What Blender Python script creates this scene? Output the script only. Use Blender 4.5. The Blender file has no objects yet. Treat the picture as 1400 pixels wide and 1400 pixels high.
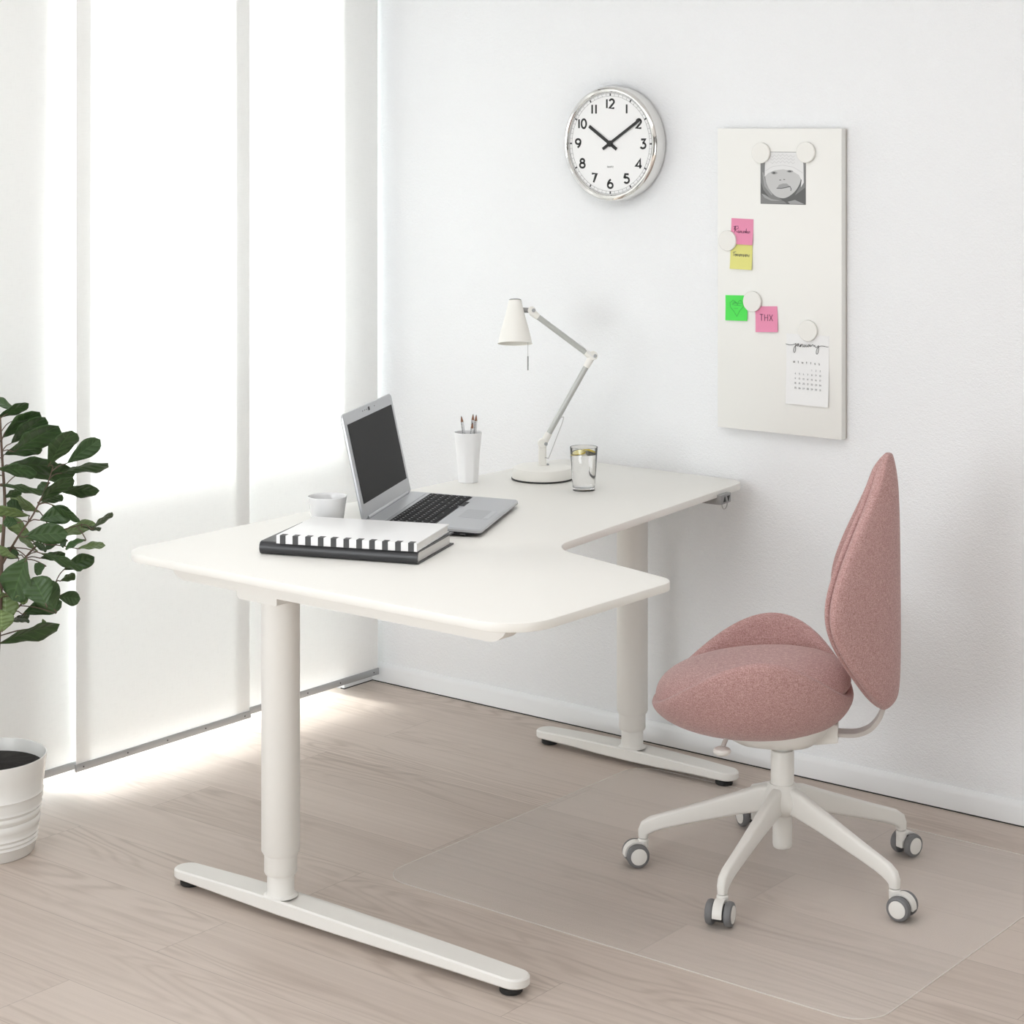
import bpy, bmesh, math, random
from math import pi, sin, cos, radians, sqrt, atan2
from mathutils import Vector, Matrix, Euler
S = bpy.context.scene
COL = S.collection
random.seed(11)

# ------------------------------------------------------------------ helpers
def nodes(name):
    m = bpy.data.materials.new(name); m.use_nodes = True
    nt = m.node_tree; b = nt.nodes['Principled BSDF']
    return m, nt, b

def lin(h):
    c = [int(h[i:i+2], 16)/255 for i in (0, 2, 4)]
    return tuple((x/12.92 if x <= .04045 else ((x+.055)/1.055)**2.4) for x in c) + (1,)

def mat(name, col, rough=.5, metal=0, spec=.5, bump=0, bscale=200, **kw):
    m, nt, b = nodes(name)
    if isinstance(col, str): col = lin(col)
    b.inputs['Base Color'].default_value = col
    b.inputs['Roughness'].default_value = rough
    b.inputs['Metallic'].default_value = metal
    b.inputs['Specular IOR Level'].default_value = spec
    for k, v in kw.items(): b.inputs[k].default_value = v
    # a whisper of procedural variation so no surface is perfectly flat
    tc = nt.nodes.new('ShaderNodeTexCoord'); n = nt.nodes.new('ShaderNodeTexNoise')
    n.inputs['Scale'].default_value = bscale; n.inputs['Detail'].default_value = 3
    nt.links.new(tc.outputs['Object'], n.inputs['Vector'])
    if bump:
        bp = nt.nodes.new('ShaderNodeBump'); bp.inputs['Strength'].default_value = bump
        bp.inputs['Distance'].default_value = .002
        nt.links.new(n.outputs['Fac'], bp.inputs['Height']); nt.links.new(bp.outputs['Normal'], b.inputs['Normal'])
    return m

def smooth(me, ang=35):
    for p in me.polygons: p.use_smooth = True
    me.set_sharp_from_angle(angle=radians(ang))

def obj(name, bm, mats, parent=None, loc=None, rot=None, ang=35, sub=0):
    if not isinstance(mats, (list, tuple)): mats = [mats]
    bmesh.ops.recalc_face_normals(bm, faces=bm.faces[:])
    me = bpy.data.meshes.new(name); bm.to_mesh(me); bm.free()
    for m in mats: me.materials.append(m)
    smooth(me, ang)
    o = bpy.data.objects.new(name, me); COL.objects.link(o)
    if parent: o.parent = parent
    if loc is not None: o.location = loc
    if rot is not None: o.rotation_euler = rot
    if sub:
        md = o.modifiers.new('sub', 'SUBSURF'); md.levels = sub; md.render_levels = sub
    return o

def tag(o, label, cat, group=None, kind=None):
    o['label'] = label; o['category'] = cat
    if group: o['group'] = group
    if kind: o['kind'] = kind
    return o

def thing(name, label, cat, loc=(0, 0, 0), rot=(0, 0, 0), group=None):
    o = bpy.data.objects.new(name, None); COL.objects.link(o)
    o.location = loc; o.rotation_euler = rot; o.empty_display_size = .05
    return tag(o, label, cat, group)

def struct(name, bm, m, parent=None, **k):
    o = obj(name, bm, m, parent, **k)
    if parent is None: o['kind'] = 'structure'
    return o

def copy_tree(o, parent=None):
    c = o.copy(); COL.objects.link(c); c.parent = parent
    for ch in list(o.children): copy_tree(ch, c)
    return c

def merge(bm, tmp, mi=0):
    for f in tmp.faces: f.material_index = mi
    me = bpy.data.meshes.new('t'); tmp.to_mesh(me); tmp.free()
    bm.from_mesh(me); bpy.data.meshes.remove(me)

def BM(): return bmesh.new()

def box(bm, lo, hi, bev=0, seg=2, mi=0):
    t = BM(); bmesh.ops.create_cube(t, size=1)
    lo = Vector(lo); hi = Vector(hi)
    for v in t.verts: v.co = Vector([(lo[i]+hi[i])/2 + v.co[i]*(hi[i]-lo[i]) for i in range(3)])
    if bev: bmesh.ops.bevel(t, geom=t.edges[:], offset=bev, segments=seg, affect='EDGES', profile=.5)
    merge(bm, t, mi); return bm

def loft(bm, rings, caps=(True, True), closed=True, mi=0):
    t = BM(); R = [[t.verts.new(p) for p in r] for r in rings]; n = len(rings[0])
    for a, b in zip(R, R[1:]):
        for i in range(n if closed else n-1):
            j = (i+1) % n; t.faces.new((a[i], a[j], b[j], b[i]))
    if closed:
        if caps[0]: t.faces.new(R[0][::-1])
        if caps[1]: t.faces.new(R[-1])
    merge(bm, t, mi); return bm

def lathe(bm, prof, n=48, c=(0, 0, 0), mi=0, mis=None):
    """profile [(r, z)...] turned about z; r == 0 closes in a pole"""
    t = BM(); c = Vector(c); prev = None
    for k, (r, z) in enumerate(prof):
        if r <= 1e-7: cur = [t.verts.new(c+Vector((0, 0, z)))]
        else: cur = [t.verts.new(c+Vector((r*cos(2*pi*i/n), r*sin(2*pi*i/n), z))) for i in range(n)]
        if prev:
            for i in range(n):
                j = (i+1) % n
                if len(prev) == 1 and len(cur) == 1: break
                if len(prev) == 1: f = t.faces.new((prev[0], cur[j], cur[i]))
                elif len(cur) == 1: f = t.faces.new((prev[i], prev[j], cur[0]))
                else: f = t.faces.new((prev[i], prev[j], cur[j], cur[i]))
                f.material_index = mis[k-1] if mis else mi
        prev = cur
    me = bpy.data.meshes.new('t'); t.to_mesh(me); t.free(); bm.from_mesh(me); bpy.data.meshes.remove(me)
    return bm

def frames(pts):
    T = []
    for i in range(len(pts)):
        a = pts[max(i-1, 0)]; b = pts[min(i+1, len(pts)-1)]; T.append((b-a).normalized())
    up = Vector((0, 0, 1)) if abs(T[0].z) < .9 else Vector((0, 1, 0))
    n = (up - T[0]*up.dot(T[0])).normalized(); out = []
    for t in T:
        n = (n - t*n.dot(t)).normalized(); out.append((t, n, t.cross(n)))
    return out

def tube(bm, pts, r, n=12, mi=0):
    pts = [Vector(p) for p in pts]
    R = r if isinstance(r, (list, tuple)) else [r]*len(pts)
    rings = []
    for p, rr, (t, a, b) in zip(pts, R, frames(pts)):
        rings.append([p + a*rr*cos(2*pi*i/n) + b*rr*sin(2*pi*i/n) for i in range(n)])
    return loft(bm, rings, mi=mi)

def spline(pts, k=6):
    P = [Vector(p) for p in pts]; out = []
    for i in range(len(P)-1):
        p0, p1, p2, p3 = P[max(i-1, 0)], P[i], P[i+1], P[min(i+2, len(P)-1)]
        for s in range(k):
            t = s/k
            out.append(.5*((2*p1)+(p2-p0)*t+(2*p0-5*p1+4*p2-p3)*t*t+(3*p1-p0-3*p2+p3)*t**3))
    out.append(P[-1]); return out

def fillet(poly, rad, seg=8):
    out = []; n = len(poly)
    for i in range(n):
        p = Vector(poly[i]); a = (Vector(poly[i-1])-p).normalized(); b = (Vector(poly[(i+1) % n])-p).normalized()
        r = rad[i] if isinstance(rad, (list, tuple)) else rad
        if r <= 0: out.append(p); continue
        th = math.acos(max(-1, min(1, a.dot(b)))); d = r/math.tan(th/2)
        c = p + (a+b).normalized()*(r/sin(th/2))
        s = p+a*d-c; e = p+b*d-c
        a0 = atan2(s.y, s.x); a1 = atan2(e.y, e.x); da = (a1-a0+pi) % (2*pi)-pi
        for k in range(seg+1):
            q = a0+da*k/seg; out.append(c+Vector((cos(q), sin(q)))*r)
    return out

def prism(bm, poly, z0, z1, bev=0, mi=0, seg=2):
    t = BM(); vs = [t.verts.new((p[0], p[1], z0)) for p in poly]; f = t.faces.new(vs)
    r = bmesh.ops.extrude_face_region(t, geom=[f])
    for v in r['geom']:
        if isinstance(v, bmesh.types.BMVert): v.co.z = z1
    bmesh.ops.recalc_face_normals(t, faces=t.faces[:])
    if bev:
        es = [e for e in t.edges if abs(e.verts[0].co.z-e.verts[1].co.z) < 1e-7]
        bmesh.ops.bevel(t, geom=es, offset=bev, segments=seg, affect='EDGES', profile=.5)
    merge(bm, t, mi); return bm

def stroke(bm, pts, w, z=0, mi=0, h=.0003, cap=True):
    """a flat inked line of width w in the local xy plane"""
    P = [Vector((p[0], p[1])) for p in pts]; L = []; Rr = []
    for i, p in enumerate(P):
        a = P[max(i-1, 0)]; b = P[min(i+1, len(P)-1)]
        closed = (P[0]-P[-1]).length < 1e-6
        if closed and i in (0, len(P)-1): a, b = P[-2], P[1]
        d = b-a
        if d.length < 1e-9: d = Vector((1, 0))
        d.normalize(); nrm = Vector((-d.y, d.x))
        if 0 < i < len(P)-1:
            d1 = (p-P[i-1]); d2 = (P[i+1]-p)
            if d1.length > 1e-9 and d2.length > 1e-9:
                cs = max(-.9, d1.normalized().dot(d2.normalized())); nrm = nrm*min(1/sqrt((1+cs)/2), 1.8)
        L.append(p+nrm*w/2); Rr.append(p-nrm*w/2)
    rings = [[(l.x, l.y, z), (r.x, r.y, z), (r.x, r.y, z+h), (l.x, l.y, z+h)] for l, r in zip(L, Rr)]
    return loft(bm, rings, mi=mi)

def arc(cx, cy, rx, ry, a0, a1, n=18):
    return [(cx+rx*cos(radians(a0+(a1-a0)*i/n)), cy+ry*sin(radians(a0+(a1-a0)*i/n))) for i in range(n+1)]

# geometric numerals on a unit-high box: list of strokes, advance
DIG = {
 '0': ([arc(.3, .5, .27, .5, 0, 360, 32)], .6), '1': ([[(.08, 0), (.08, 1)]], .16),
 '2': ([arc(.3, .72, .25, .27, 165, -35)+[(.04, .0), (.58, .0)]], .6),
 '3': ([[(.06, .98), (.52, .98), (.27, .61)]+arc(.25, .3, .3, .3, 88, -150)], .58),
 '4': ([[(.47, 0), (.47, 1), (0, .26), (.64, .26)]], .64),
 '5': ([[(.52, .98), (.13, .98), (.08, .54)]+arc(.27, .31, .29, .31, 125, -145)], .58),
 '6': ([arc(.3, .29, .28, .29, 0, 360, 30), arc(.62, .3, .6, .72, 180, 115)], .6),
 '7': ([[(.02, .98), (.55, .98), (.22, 0)]], .56),
 '8': ([arc(.3, .76, .22, .23, 0, 360, 28), arc(.3, .27, .28, .27, 0, 360, 30)], .6),
 '9': ([arc(.3, .71, .28, .28, 0, 360, 30), arc(-.02, .7, .6, .72, 0, -65)], .6),
 'Q': ([arc(.4, .5, .38, .5, 0, 360, 28), [(.5, .25), (.8, -.05)]], .85), 'U': ([[(.05, 1), (.05, .3)]+arc(.3, .3, .25, .3, 180, 360)+[(.55, 1)]], .65),
 'A': ([[(0, 0), (.33, 1), (.66, 0)], [(.12, .35), (.54, .35)]], .7), 'R': ([[(.05, 0), (.05, 1), (.35, 1)]+arc(.35, .75, .22, .25, 90, -90)+[(.05, .5)], [(.3, .5), (.6, 0)]], .65),
 'T': ([[(0, 1), (.6, 1)], [(.3, 1), (.3, 0)]], .62), 'Z': ([[(.02, 1), (.58, 1), (.02, 0), (.6, 0)]], .62),
 'H': ([[(.05, 1), (.05, 0)], [(.6, 1), (.6, 0)], [(.05, .5), (.6, .5)]], .7), 'X': ([[(0, 1), (.6, 0)], [(.6, 1), (0, 0)]], .62),
 'm': ([[(.05, 0), (.05, .65)], [(.05, .45)]+arc(.22, .45, .17, .2, 180, 0)+[(.39, 0)], [(.39, .45)]+arc(.56, .45, .17, .2, 180, 0)+[(.73, 0)]], .8),
 't': ([[(.2, .95), (.2, .1), (.4, .02)], [(0, .65), (.42, .65)]], .45), 'w': ([[(0, .65), (.2, 0), (.4, .6), (.6, 0), (.8, .65)]], .8),
 'f': ([[(.42, .95), (.22, .85), (.2, 0)], [(0, .62), (.42, .62)]], .45), 's': ([arc(.25, .5, .2, .17, 30, 270, 10)+arc(.25, .17, .2, .17, 90, -150, 10)], .5),
}
def write(bm, text, x, y, h, w, z=0, gap=.16, mi=0, center=True, rot=0, sx=1):
    tot = sum(DIG[c][1] for c in text)+gap*(len(text)-1)
    px = -tot/2 if center else 0
    cr, sr = cos(rot), sin(rot)
    for c in text:
        for st in DIG[c][0]:
            q = [((px+a)*h*sx, (b-.5)*h) for a, b in st]
            stroke(bm, [(x+a*cr-b*sr, y+a*sr+b*cr) for a, b in q], w, z, mi)
        px += DIG[c][1]+gap

WALLROT = (pi/2, 0, 0)      # local x = along the wall, y = up, z = out into the room

# ------------------------------------------------------------------ materials
def wall_mat():
    m, nt, b = nodes('wall_plaster'); N = nt.nodes; L = nt.links
    b.inputs['Base Color'].default_value = (.865, .875, .89, 1); b.inputs['Roughness'].default_value = .85
    tc = N.new('ShaderNodeTexCoord'); n = N.new('ShaderNodeTexNoise'); n.inputs['Scale'].default_value = 120; n.inputs['Detail'].default_value = 4
    n2 = N.new('ShaderNodeTexNoise'); n2.inputs['Scale'].default_value = 260
    bp = N.new('ShaderNodeBump'); bp.inputs['Strength'].default_value = .55; bp.inputs['Distance'].default_value = .003
    mx = N.new('ShaderNodeMath'); mx.operation = 'ADD'
    for q in (n, n2): L.new(tc.outputs['Object'], q.inputs['Vector'])
    L.new(n.outputs['Fac'], mx.inputs[0]); L.new(n2.outputs['Fac'], mx.inputs[1])
    L.new(mx.outputs[0], bp.inputs['Height']); L.new(bp.outputs['Normal'], b.inputs['Normal'])
    return m

def floor_mat():
    m, nt, b = nodes('pale_wood_planks'); N = nt.nodes; L = nt.links
    def M(op, a=None, c=None, v=None):
        n = N.new('ShaderNodeMath'); n.operation = op
        for i, q in enumerate((a, c)):
            if q is None: continue
            if isinstance(q, (int, float)): n.inputs[i].default_value = q
            else: L.new(q, n.inputs[i])
        return n.outputs[0]
    tc = N.new('ShaderNodeTexCoord'); sp = N.new('ShaderNodeSeparateXYZ'); L.new(tc.outputs['Object'], sp.inputs[0])
    X, Y = sp.outputs[0], sp.outputs[1]
    yr = M('DIVIDE', M('ADD', Y, 1.194), .195); row = M('FLOOR', yr); fy = M('FRACT', yr)
    xs = M('DIVIDE', M('SUBTRACT', M('SUBTRACT', X, .36), M('MULTIPLY', row, .73)), 1.43); col = M('FLOOR', xs); fx = M('FRACT', xs)
    cb = N.new('ShaderNodeCombineXYZ'); L.new(row, cb.inputs[0]); L.new(col, cb.inputs[1])
    wn = N.new('ShaderNodeTexWhiteNoise'); wn.noise_dimensions = '2D'; L.new(cb.outputs[0], wn.inputs['Vector'])
    rnd = wn.outputs['Value']
    def vec(sx, sy, add):
        c = N.new('ShaderNodeCombineXYZ'); L.new(M('MULTIPLY', X, sx), c.inputs[0]); L.new(M('MULTIPLY', Y, sy), c.inputs[1]); L.new(M('MULTIPLY', rnd, add), c.inputs[2]); return c.outputs[0]
    def noise(v, sc, det=3, dist=0):
        n = N.new('ShaderNodeTexNoise'); n.inputs['Scale'].default_value = sc; n.inputs['Detail'].default_value = det; n.inputs['Distortion'].default_value = dist
        L.new(v, n.inputs['Vector']); return n.outputs['Fac']
    # cathedral figure: contour lines of a long soft field
    field = noise(vec(.85, 6.5, 37), 1.0, 2.2, .25)
    rings = M('MULTIPLY', M('ADD', M('SINE', M('MULTIPLY', field, 120)), 1), .5)
    ringamt = noise(vec(.5, 3.5, 91), 1.3, 1)
    rw = N.new('ShaderNodeMapRange'); rw.inputs[1].default_value = .42; rw.inputs[2].default_value = .68; L.new(ringamt, rw.inputs[0])
    fine = noise(vec(2.2, 75, 53), 1.0, 5)
    fib = noise(vec(9, 260, 17), 1.0, 3)
    broad = noise(vec(.5, 5, 11), 1.0, 2)
    g = M('ADD', M('MULTIPLY', M('MULTIPLY', M('POWER', rings, 2.2), rw.outputs[0]), .46), M('MULTIPLY', fine, .62))
    g = M('ADD', g, M('MULTIPLY', fib, .22)); g = M('ADD', g, M('MULTIPLY', broad, .55)); g = M('ADD', g, M('MULTIPLY', rnd, .26))
    cr = N.new('ShaderNodeValToRGB'); e = cr.color_ramp.elements
    e[0].position = .42; e[0].color = (.60, .515, .455, 1); e[1].position = 1.25 if False else 1.0; e[1].color = (.30, .238, .195, 1)
    k = e.new(.72); k.color = (.47, .392, .338, 1)
    mr = N.new('ShaderNodeMapRange'); mr.inputs[1].default_value = 0; mr.inputs[2].default_value = 1.75; L.new(g, mr.inputs[0])
    L.new(mr.outputs[0], cr.inputs[0])
    # joints
    ey = M('MINIMUM', fy, M('SUBTRACT', 1, fy)); ex = M('MINIMUM', fx, M('SUBTRACT', 1, fx))
    jy = M('LESS_THAN', ey, .0042); jx = M('LESS_THAN', ex, .0006)
    j = M('MAXIMUM', jy, jx)
    mx = N.new('ShaderNodeMix'); mx.data_type = 'RGBA'; L.new(M('MULTIPLY', j, .42), mx.inputs['Factor'])
    L.new(cr.outputs['Color'], mx.inputs['A']); mx.inputs['B'].default_value = (.2, .155, .13, 1)
    L.new(mx.outputs['Result'], b.inputs['Base Color'])
    b.inputs['Roughness'].default_value = .5; b.inputs['Specular IOR Level'].default_value = .35
    bp = N.new('ShaderNodeBump'); bp.inputs['Strength'].default_value = .12; bp.inputs['Distance'].default_value = .001
    L.new(M('SUBTRACT', M('MULTIPLY', fine, -.6), j), bp.inputs['Height']); L.new(bp.outputs['Normal'], b.inputs['Normal'])
    return m

def fabric_mat(name, c0, c1, sc=520, rough=.9):
    m, nt, b = nodes(name); N = nt.nodes; L = nt.links
    tc = N.new('ShaderNodeTexCoord')
    def st(s):
        mp = N.new('ShaderNodeMapping'); mp.inputs['Scale'].default_value = s; L.new(tc.outputs['Object'], mp.inputs[0])
        n = N.new('ShaderNodeTexNoise'); n.inputs['Scale'].default_value = sc; n.inputs['Detail'].default_value = 2
        L.new(mp.outputs[0], n.inputs['Vector']); return n.outputs['Fac']
    a = st((1, 1, .12)); c = st((.12, .12, 1)); g = st((.5, .5, .5))
    m1 = N.new('ShaderNodeMath'); m1.operation = 'MAXIMUM'; L.new(a, m1.inputs[0]); L.new(c, m1.inputs[1])
    m2 = N.new('ShaderNodeMath'); m2.operation = 'ADD'; L.new(m1.outputs[0], m2.inputs[0]); L.new(g, m2.inputs[1])
    mr = N.new('ShaderNodeMapRange'); mr.inputs[1].default_value = .8; mr.inputs[2].default_value = 1.35; L.new(m2.outputs[0], mr.inputs[0])
    mx = N.new('ShaderNodeMix'); mx.data_type = 'RGBA'; L.new(mr.outputs[0], mx.inputs['Factor']); mx.inputs['A'].default_value = lin(c0); mx.inputs['B'].default_value = lin(c1)
    L.new(mx.outputs['Result'], b.inputs['Base Color']); b.inputs['Roughness'].default_value = rough; b.inputs['Specular IOR Level'].default_value = .2
    b.inputs['Sheen Weight'].default_value = .25
    bp = N.new('ShaderNodeBump'); bp.inputs['Strength'].default_value = .35; bp.inputs['Distance'].default_value = .0012
    L.new(m1.outputs[0], bp.inputs['Height']); L.new(bp.outputs['Normal'], b.inputs['Normal'])
    return m

def curtain_mat():
    m, nt, b = nodes('sheer_white_fabric'); N = nt.nodes; L = nt.links
    tc = N.new('ShaderNodeTexCoord')
    def st(s):
        mp = N.new('ShaderNodeMapping'); mp.inputs['Scale'].default_value = s; L.new(tc.outputs['Object'], mp.inputs[0])
        n = N.new('ShaderNodeTexNoise'); n.inputs['Scale'].default_value = 620; n.inputs['Detail'].default_value = 2; L.new(mp.outputs[0], n.inputs['Vector']); return n.outputs['Fac']
    a = st((1, 1, .05)); c = st((.05, .05, 1))
    ad = N.new('ShaderNodeMath'); ad.operation = 'ADD'; L.new(a, ad.inputs[0]); L.new(c, ad.inputs[1])
    mr = N.new('ShaderNodeMapRange'); mr.inputs[1].default_value = .75; mr.inputs[2].default_value = 1.0; L.new(ad.outputs[0], mr.inputs[0])
    mx = N.new('ShaderNodeMix'); mx.data_type = 'RGBA'; L.new(mr.outputs[0], mx.inputs['Factor'])
    mx.inputs['A'].default_value = (.90, .905, .895, 1); mx.inputs['B'].default_value = (.93, .935, .925, 1)
    d = N.new('ShaderNodeBsdfDiffuse'); t = N.new('ShaderNodeBsdfTranslucent'); ms = N.new('ShaderNodeMixShader'); ms.inputs[0].default_value = .060
    L.new(mx.outputs['Result'], d.inputs['Color']); L.new(mx.outputs['Result'], t.inputs['Color'])
    L.new(d.outputs[0], ms.inputs[1]); L.new(t.outputs[0], ms.inputs[2])
    L.new(ms.outputs[0], N['Material Output'].inputs['Surface']); N.remove(b)
    return m

def sheer_plastic(name, fac, col=(.80, .785, .76, 1)):
    m, nt, b = nodes(name); N = nt.nodes; L = nt.links
    d = N.new('ShaderNodeBsdfDiffuse'); d.inputs[0].default_value = col; tl = N.new('ShaderNodeBsdfTranslucent'); tl.inputs[0].default_value = col
    m2 = N.new('ShaderNodeMixShader'); m2.inputs[0].default_value = .08; L.new(d.outputs[0], m2.inputs[1]); L.new(tl.outputs[0], m2.inputs[2])
    t = N.new('ShaderNodeBsdfTransparent'); ms = N.new('ShaderNodeMixShader'); ms.inputs[0].default_value = fac
    L.new(t.outputs[0], ms.inputs[1]); L.new(m2.outputs[0], ms.inputs[2])
    g = N.new('ShaderNodeBsdfGlossy'); g.inputs['Roughness'].default_value = .38; lw = N.new('ShaderNodeLayerWeight'); pw = N.new('ShaderNodeMath'); pw.operation = 'POWER'; pw.inputs[1].default_value = 4; L.new(lw.outputs['Facing'], pw.inputs[0]); fr = N.new('ShaderNodeMath'); fr.operation = 'MULTIPLY'; fr.inputs[1].default_value = .2; L.new(pw.outputs[0], fr.inputs[0])
    m3 = N.new('ShaderNodeMixShader'); L.new(fr.outputs[0], m3.inputs[0]); L.new(ms.outputs[0], m3.inputs[1]); L.new(g.outputs[0], m3.inputs[2])
    L.new((m3 if fac else ms).outputs[0], N['Material Output'].inputs['Surface']); N.remove(b)
    return m

def opal_mat():
    m, nt, b = nodes('opal_glass'); N = nt.nodes; L = nt.links
    d = N.new('ShaderNodeBsdfDiffuse'); t = N.new('ShaderNodeBsdfTranslucent'); ms = N.new('ShaderNodeMixShader'); ms.inputs[0].default_value = .85
    for q in (d, t): q.inputs[0].default_value = (.92, .93, .93, 1)
    L.new(d.outputs[0], ms.inputs[1]); L.new(t.outputs[0], ms.inputs[2]); L.new(ms.outputs[0], N['Material Output'].inputs['Surface']); N.remove(b); return m

def pane_mat():
    m, nt, b = nodes('window_glass'); N = nt.nodes; L = nt.links
    t = N.new('ShaderNodeBsdfTransparent'); t.inputs[0].default_value = (.97, .98, .975, 1); g = N.new('ShaderNodeBsdfGlossy'); g.inputs['Roughness'].default_value = .02
    fr = N.new('ShaderNodeFresnel'); fr.inputs[0].default_value = 1.45; ms = N.new('ShaderNodeMixShader')
    L.new(fr.outputs[0], ms.inputs[0]); L.new(t.outputs[0], ms.inputs[1]); L.new(g.outputs[0], ms.inputs[2]); L.new(ms.outputs[0], N['Material Output'].inputs['Surface']); N.remove(b)
    return m

def leaf_mat(name, c0, c1, sc=9):
    m, nt, b = nodes(name); N = nt.nodes; L = nt.links
    uv = N.new('ShaderNodeUVMap'); sp = N.new('ShaderNodeSeparateXYZ'); L.new(uv.outputs[0], sp.inputs[0])
    # veins from the leaf's own coordinates: u along, v across (-1..1)
    ab = N.new('ShaderNodeMath'); ab.operation = 'ABSOLUTE'; L.new(sp.outputs[1], ab.inputs[0])
    s1 = N.new('ShaderNodeMath'); s1.operation = 'MULTIPLY_ADD'; L.new(ab.outputs[0], s1.inputs[0]); s1.inputs[1].default_value = -.22; L.new(sp.outputs[0], s1.inputs[2])
    s2 = N.new('ShaderNodeMath'); s2.operation = 'MULTIPLY'; L.new(s1.outputs[0], s2.inputs[0]); s2.inputs[1].default_value = 36
    s3 = N.new('ShaderNodeMath'); s3.operation = 'SINE'; L.new(s2.outputs[0], s3.inputs[0])
    mr = N.new('ShaderNodeMapRange'); mr.inputs[1].default_value = .86; mr.inputs[2].default_value = 1; L.new(s3.outputs[0], mr.inputs[0])
    mid = N.new('ShaderNodeMath'); mid.operation = 'LESS_THAN'; L.new(ab.outputs[0], mid.inputs[0]); mid.inputs[1].default_value = .05
    mm = N.new('ShaderNodeMath'); mm.operation = 'MAXIMUM'; L.new(mr.outputs[0], mm.inputs[0]); L.new(mid.outputs[0], mm.inputs[1])
    h = N.new('ShaderNodeMath'); h.operation = 'MULTIPLY'; L.new(mm.outputs[0], h.inputs[0]); h.inputs[1].default_value = .20
    tc = N.new('ShaderNodeTexCoord'); n = N.new('ShaderNodeTexNoise'); n.inputs['Scale'].default_value = sc; L.new(tc.outputs['Object'], n.inputs['Vector'])
    base = N.new('ShaderNodeMix'); base.data_type = 'RGBA'; L.new(n.outputs['Fac'], base.inputs['Factor']); base.inputs['A'].default_value = c0; base.inputs['B'].default_value = c1
    vx = N.new('ShaderNodeMix'); vx.data_type = 'RGBA'; L.new(h.outputs[0], vx.inputs['Factor']); L.new(base.outputs['Result'], vx.inputs['A']); vx.inputs['B'].default_value = tuple(min(1, q*2.6) for q in c1[:3])+(1,)
    L.new(vx.outputs['Result'], b.inputs['Base Color']); b.inputs['Roughness'].default_value = .42; b.inputs['Specular IOR Level'].default_value = .4
    bp = N.new('ShaderNodeBump'); bp.inputs['Strength'].default_value = .28; bp.inputs['Distance'].default_value = .002; L.new(s3.outputs[0], bp.inputs['Height']); L.new(bp.outputs['Normal'], b.inputs['Normal'])
    return m

def dotted_mat():
    m, nt, b = nodes('dotted_pencil_paint'); N = nt.nodes; L = nt.links
    tc = N.new('ShaderNodeTexCoord'); sp = N.new('ShaderNodeSeparateXYZ'); L.new(tc.outputs['Object'], sp.inputs[0])
    s = N.new('ShaderNodeMath'); s.operation = 'MULTIPLY'; L.new(sp.outputs[2], s.inputs[0]); s.inputs[1].default_value = 1500
    q = N.new('ShaderNodeMath'); q.operation = 'SINE'; L.new(s.outputs[0], q.inputs[0])
    a = N.new('ShaderNodeMath'); a.operation = 'ARCTAN2'; L.new(sp.outputs[1], a.inputs[0]); L.new(sp.outputs[0], a.inputs[1])
    a2 = N.new('ShaderNodeMath'); a2.operation = 'MULTIPLY'; L.new(a.outputs[0], a2.inputs[0]); a2.inputs[1].default_value = 3
    a3 = N.new('ShaderNodeMath'); a3.operation = 'SINE'; L.new(a2.outputs[0], a3.inputs[0])
    p = N.new('ShaderNodeMath'); p.operation = 'MINIMUM'; L.new(q.outputs[0], p.inputs[0]); L.new(a3.outputs[0], p.inputs[1])
    g = N.new('ShaderNodeMath'); g.operation = 'GREATER_THAN'; L.new(p.outputs[0], g.inputs[0]); g.inputs[1].default_value = -.1
    mx = N.new('ShaderNodeMix'); mx.data_type = 'RGBA'; L.new(g.outputs[0], mx.inputs['Factor']); mx.inputs['A'].default_value = (.75, .75, .76, 1); mx.inputs['B'].default_value = (.03, .03, .03, 1)
    L.new(mx.outputs['Result'], b.inputs['Base Color']); b.inputs['Roughness'].default_value = .35
    return m

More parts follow.
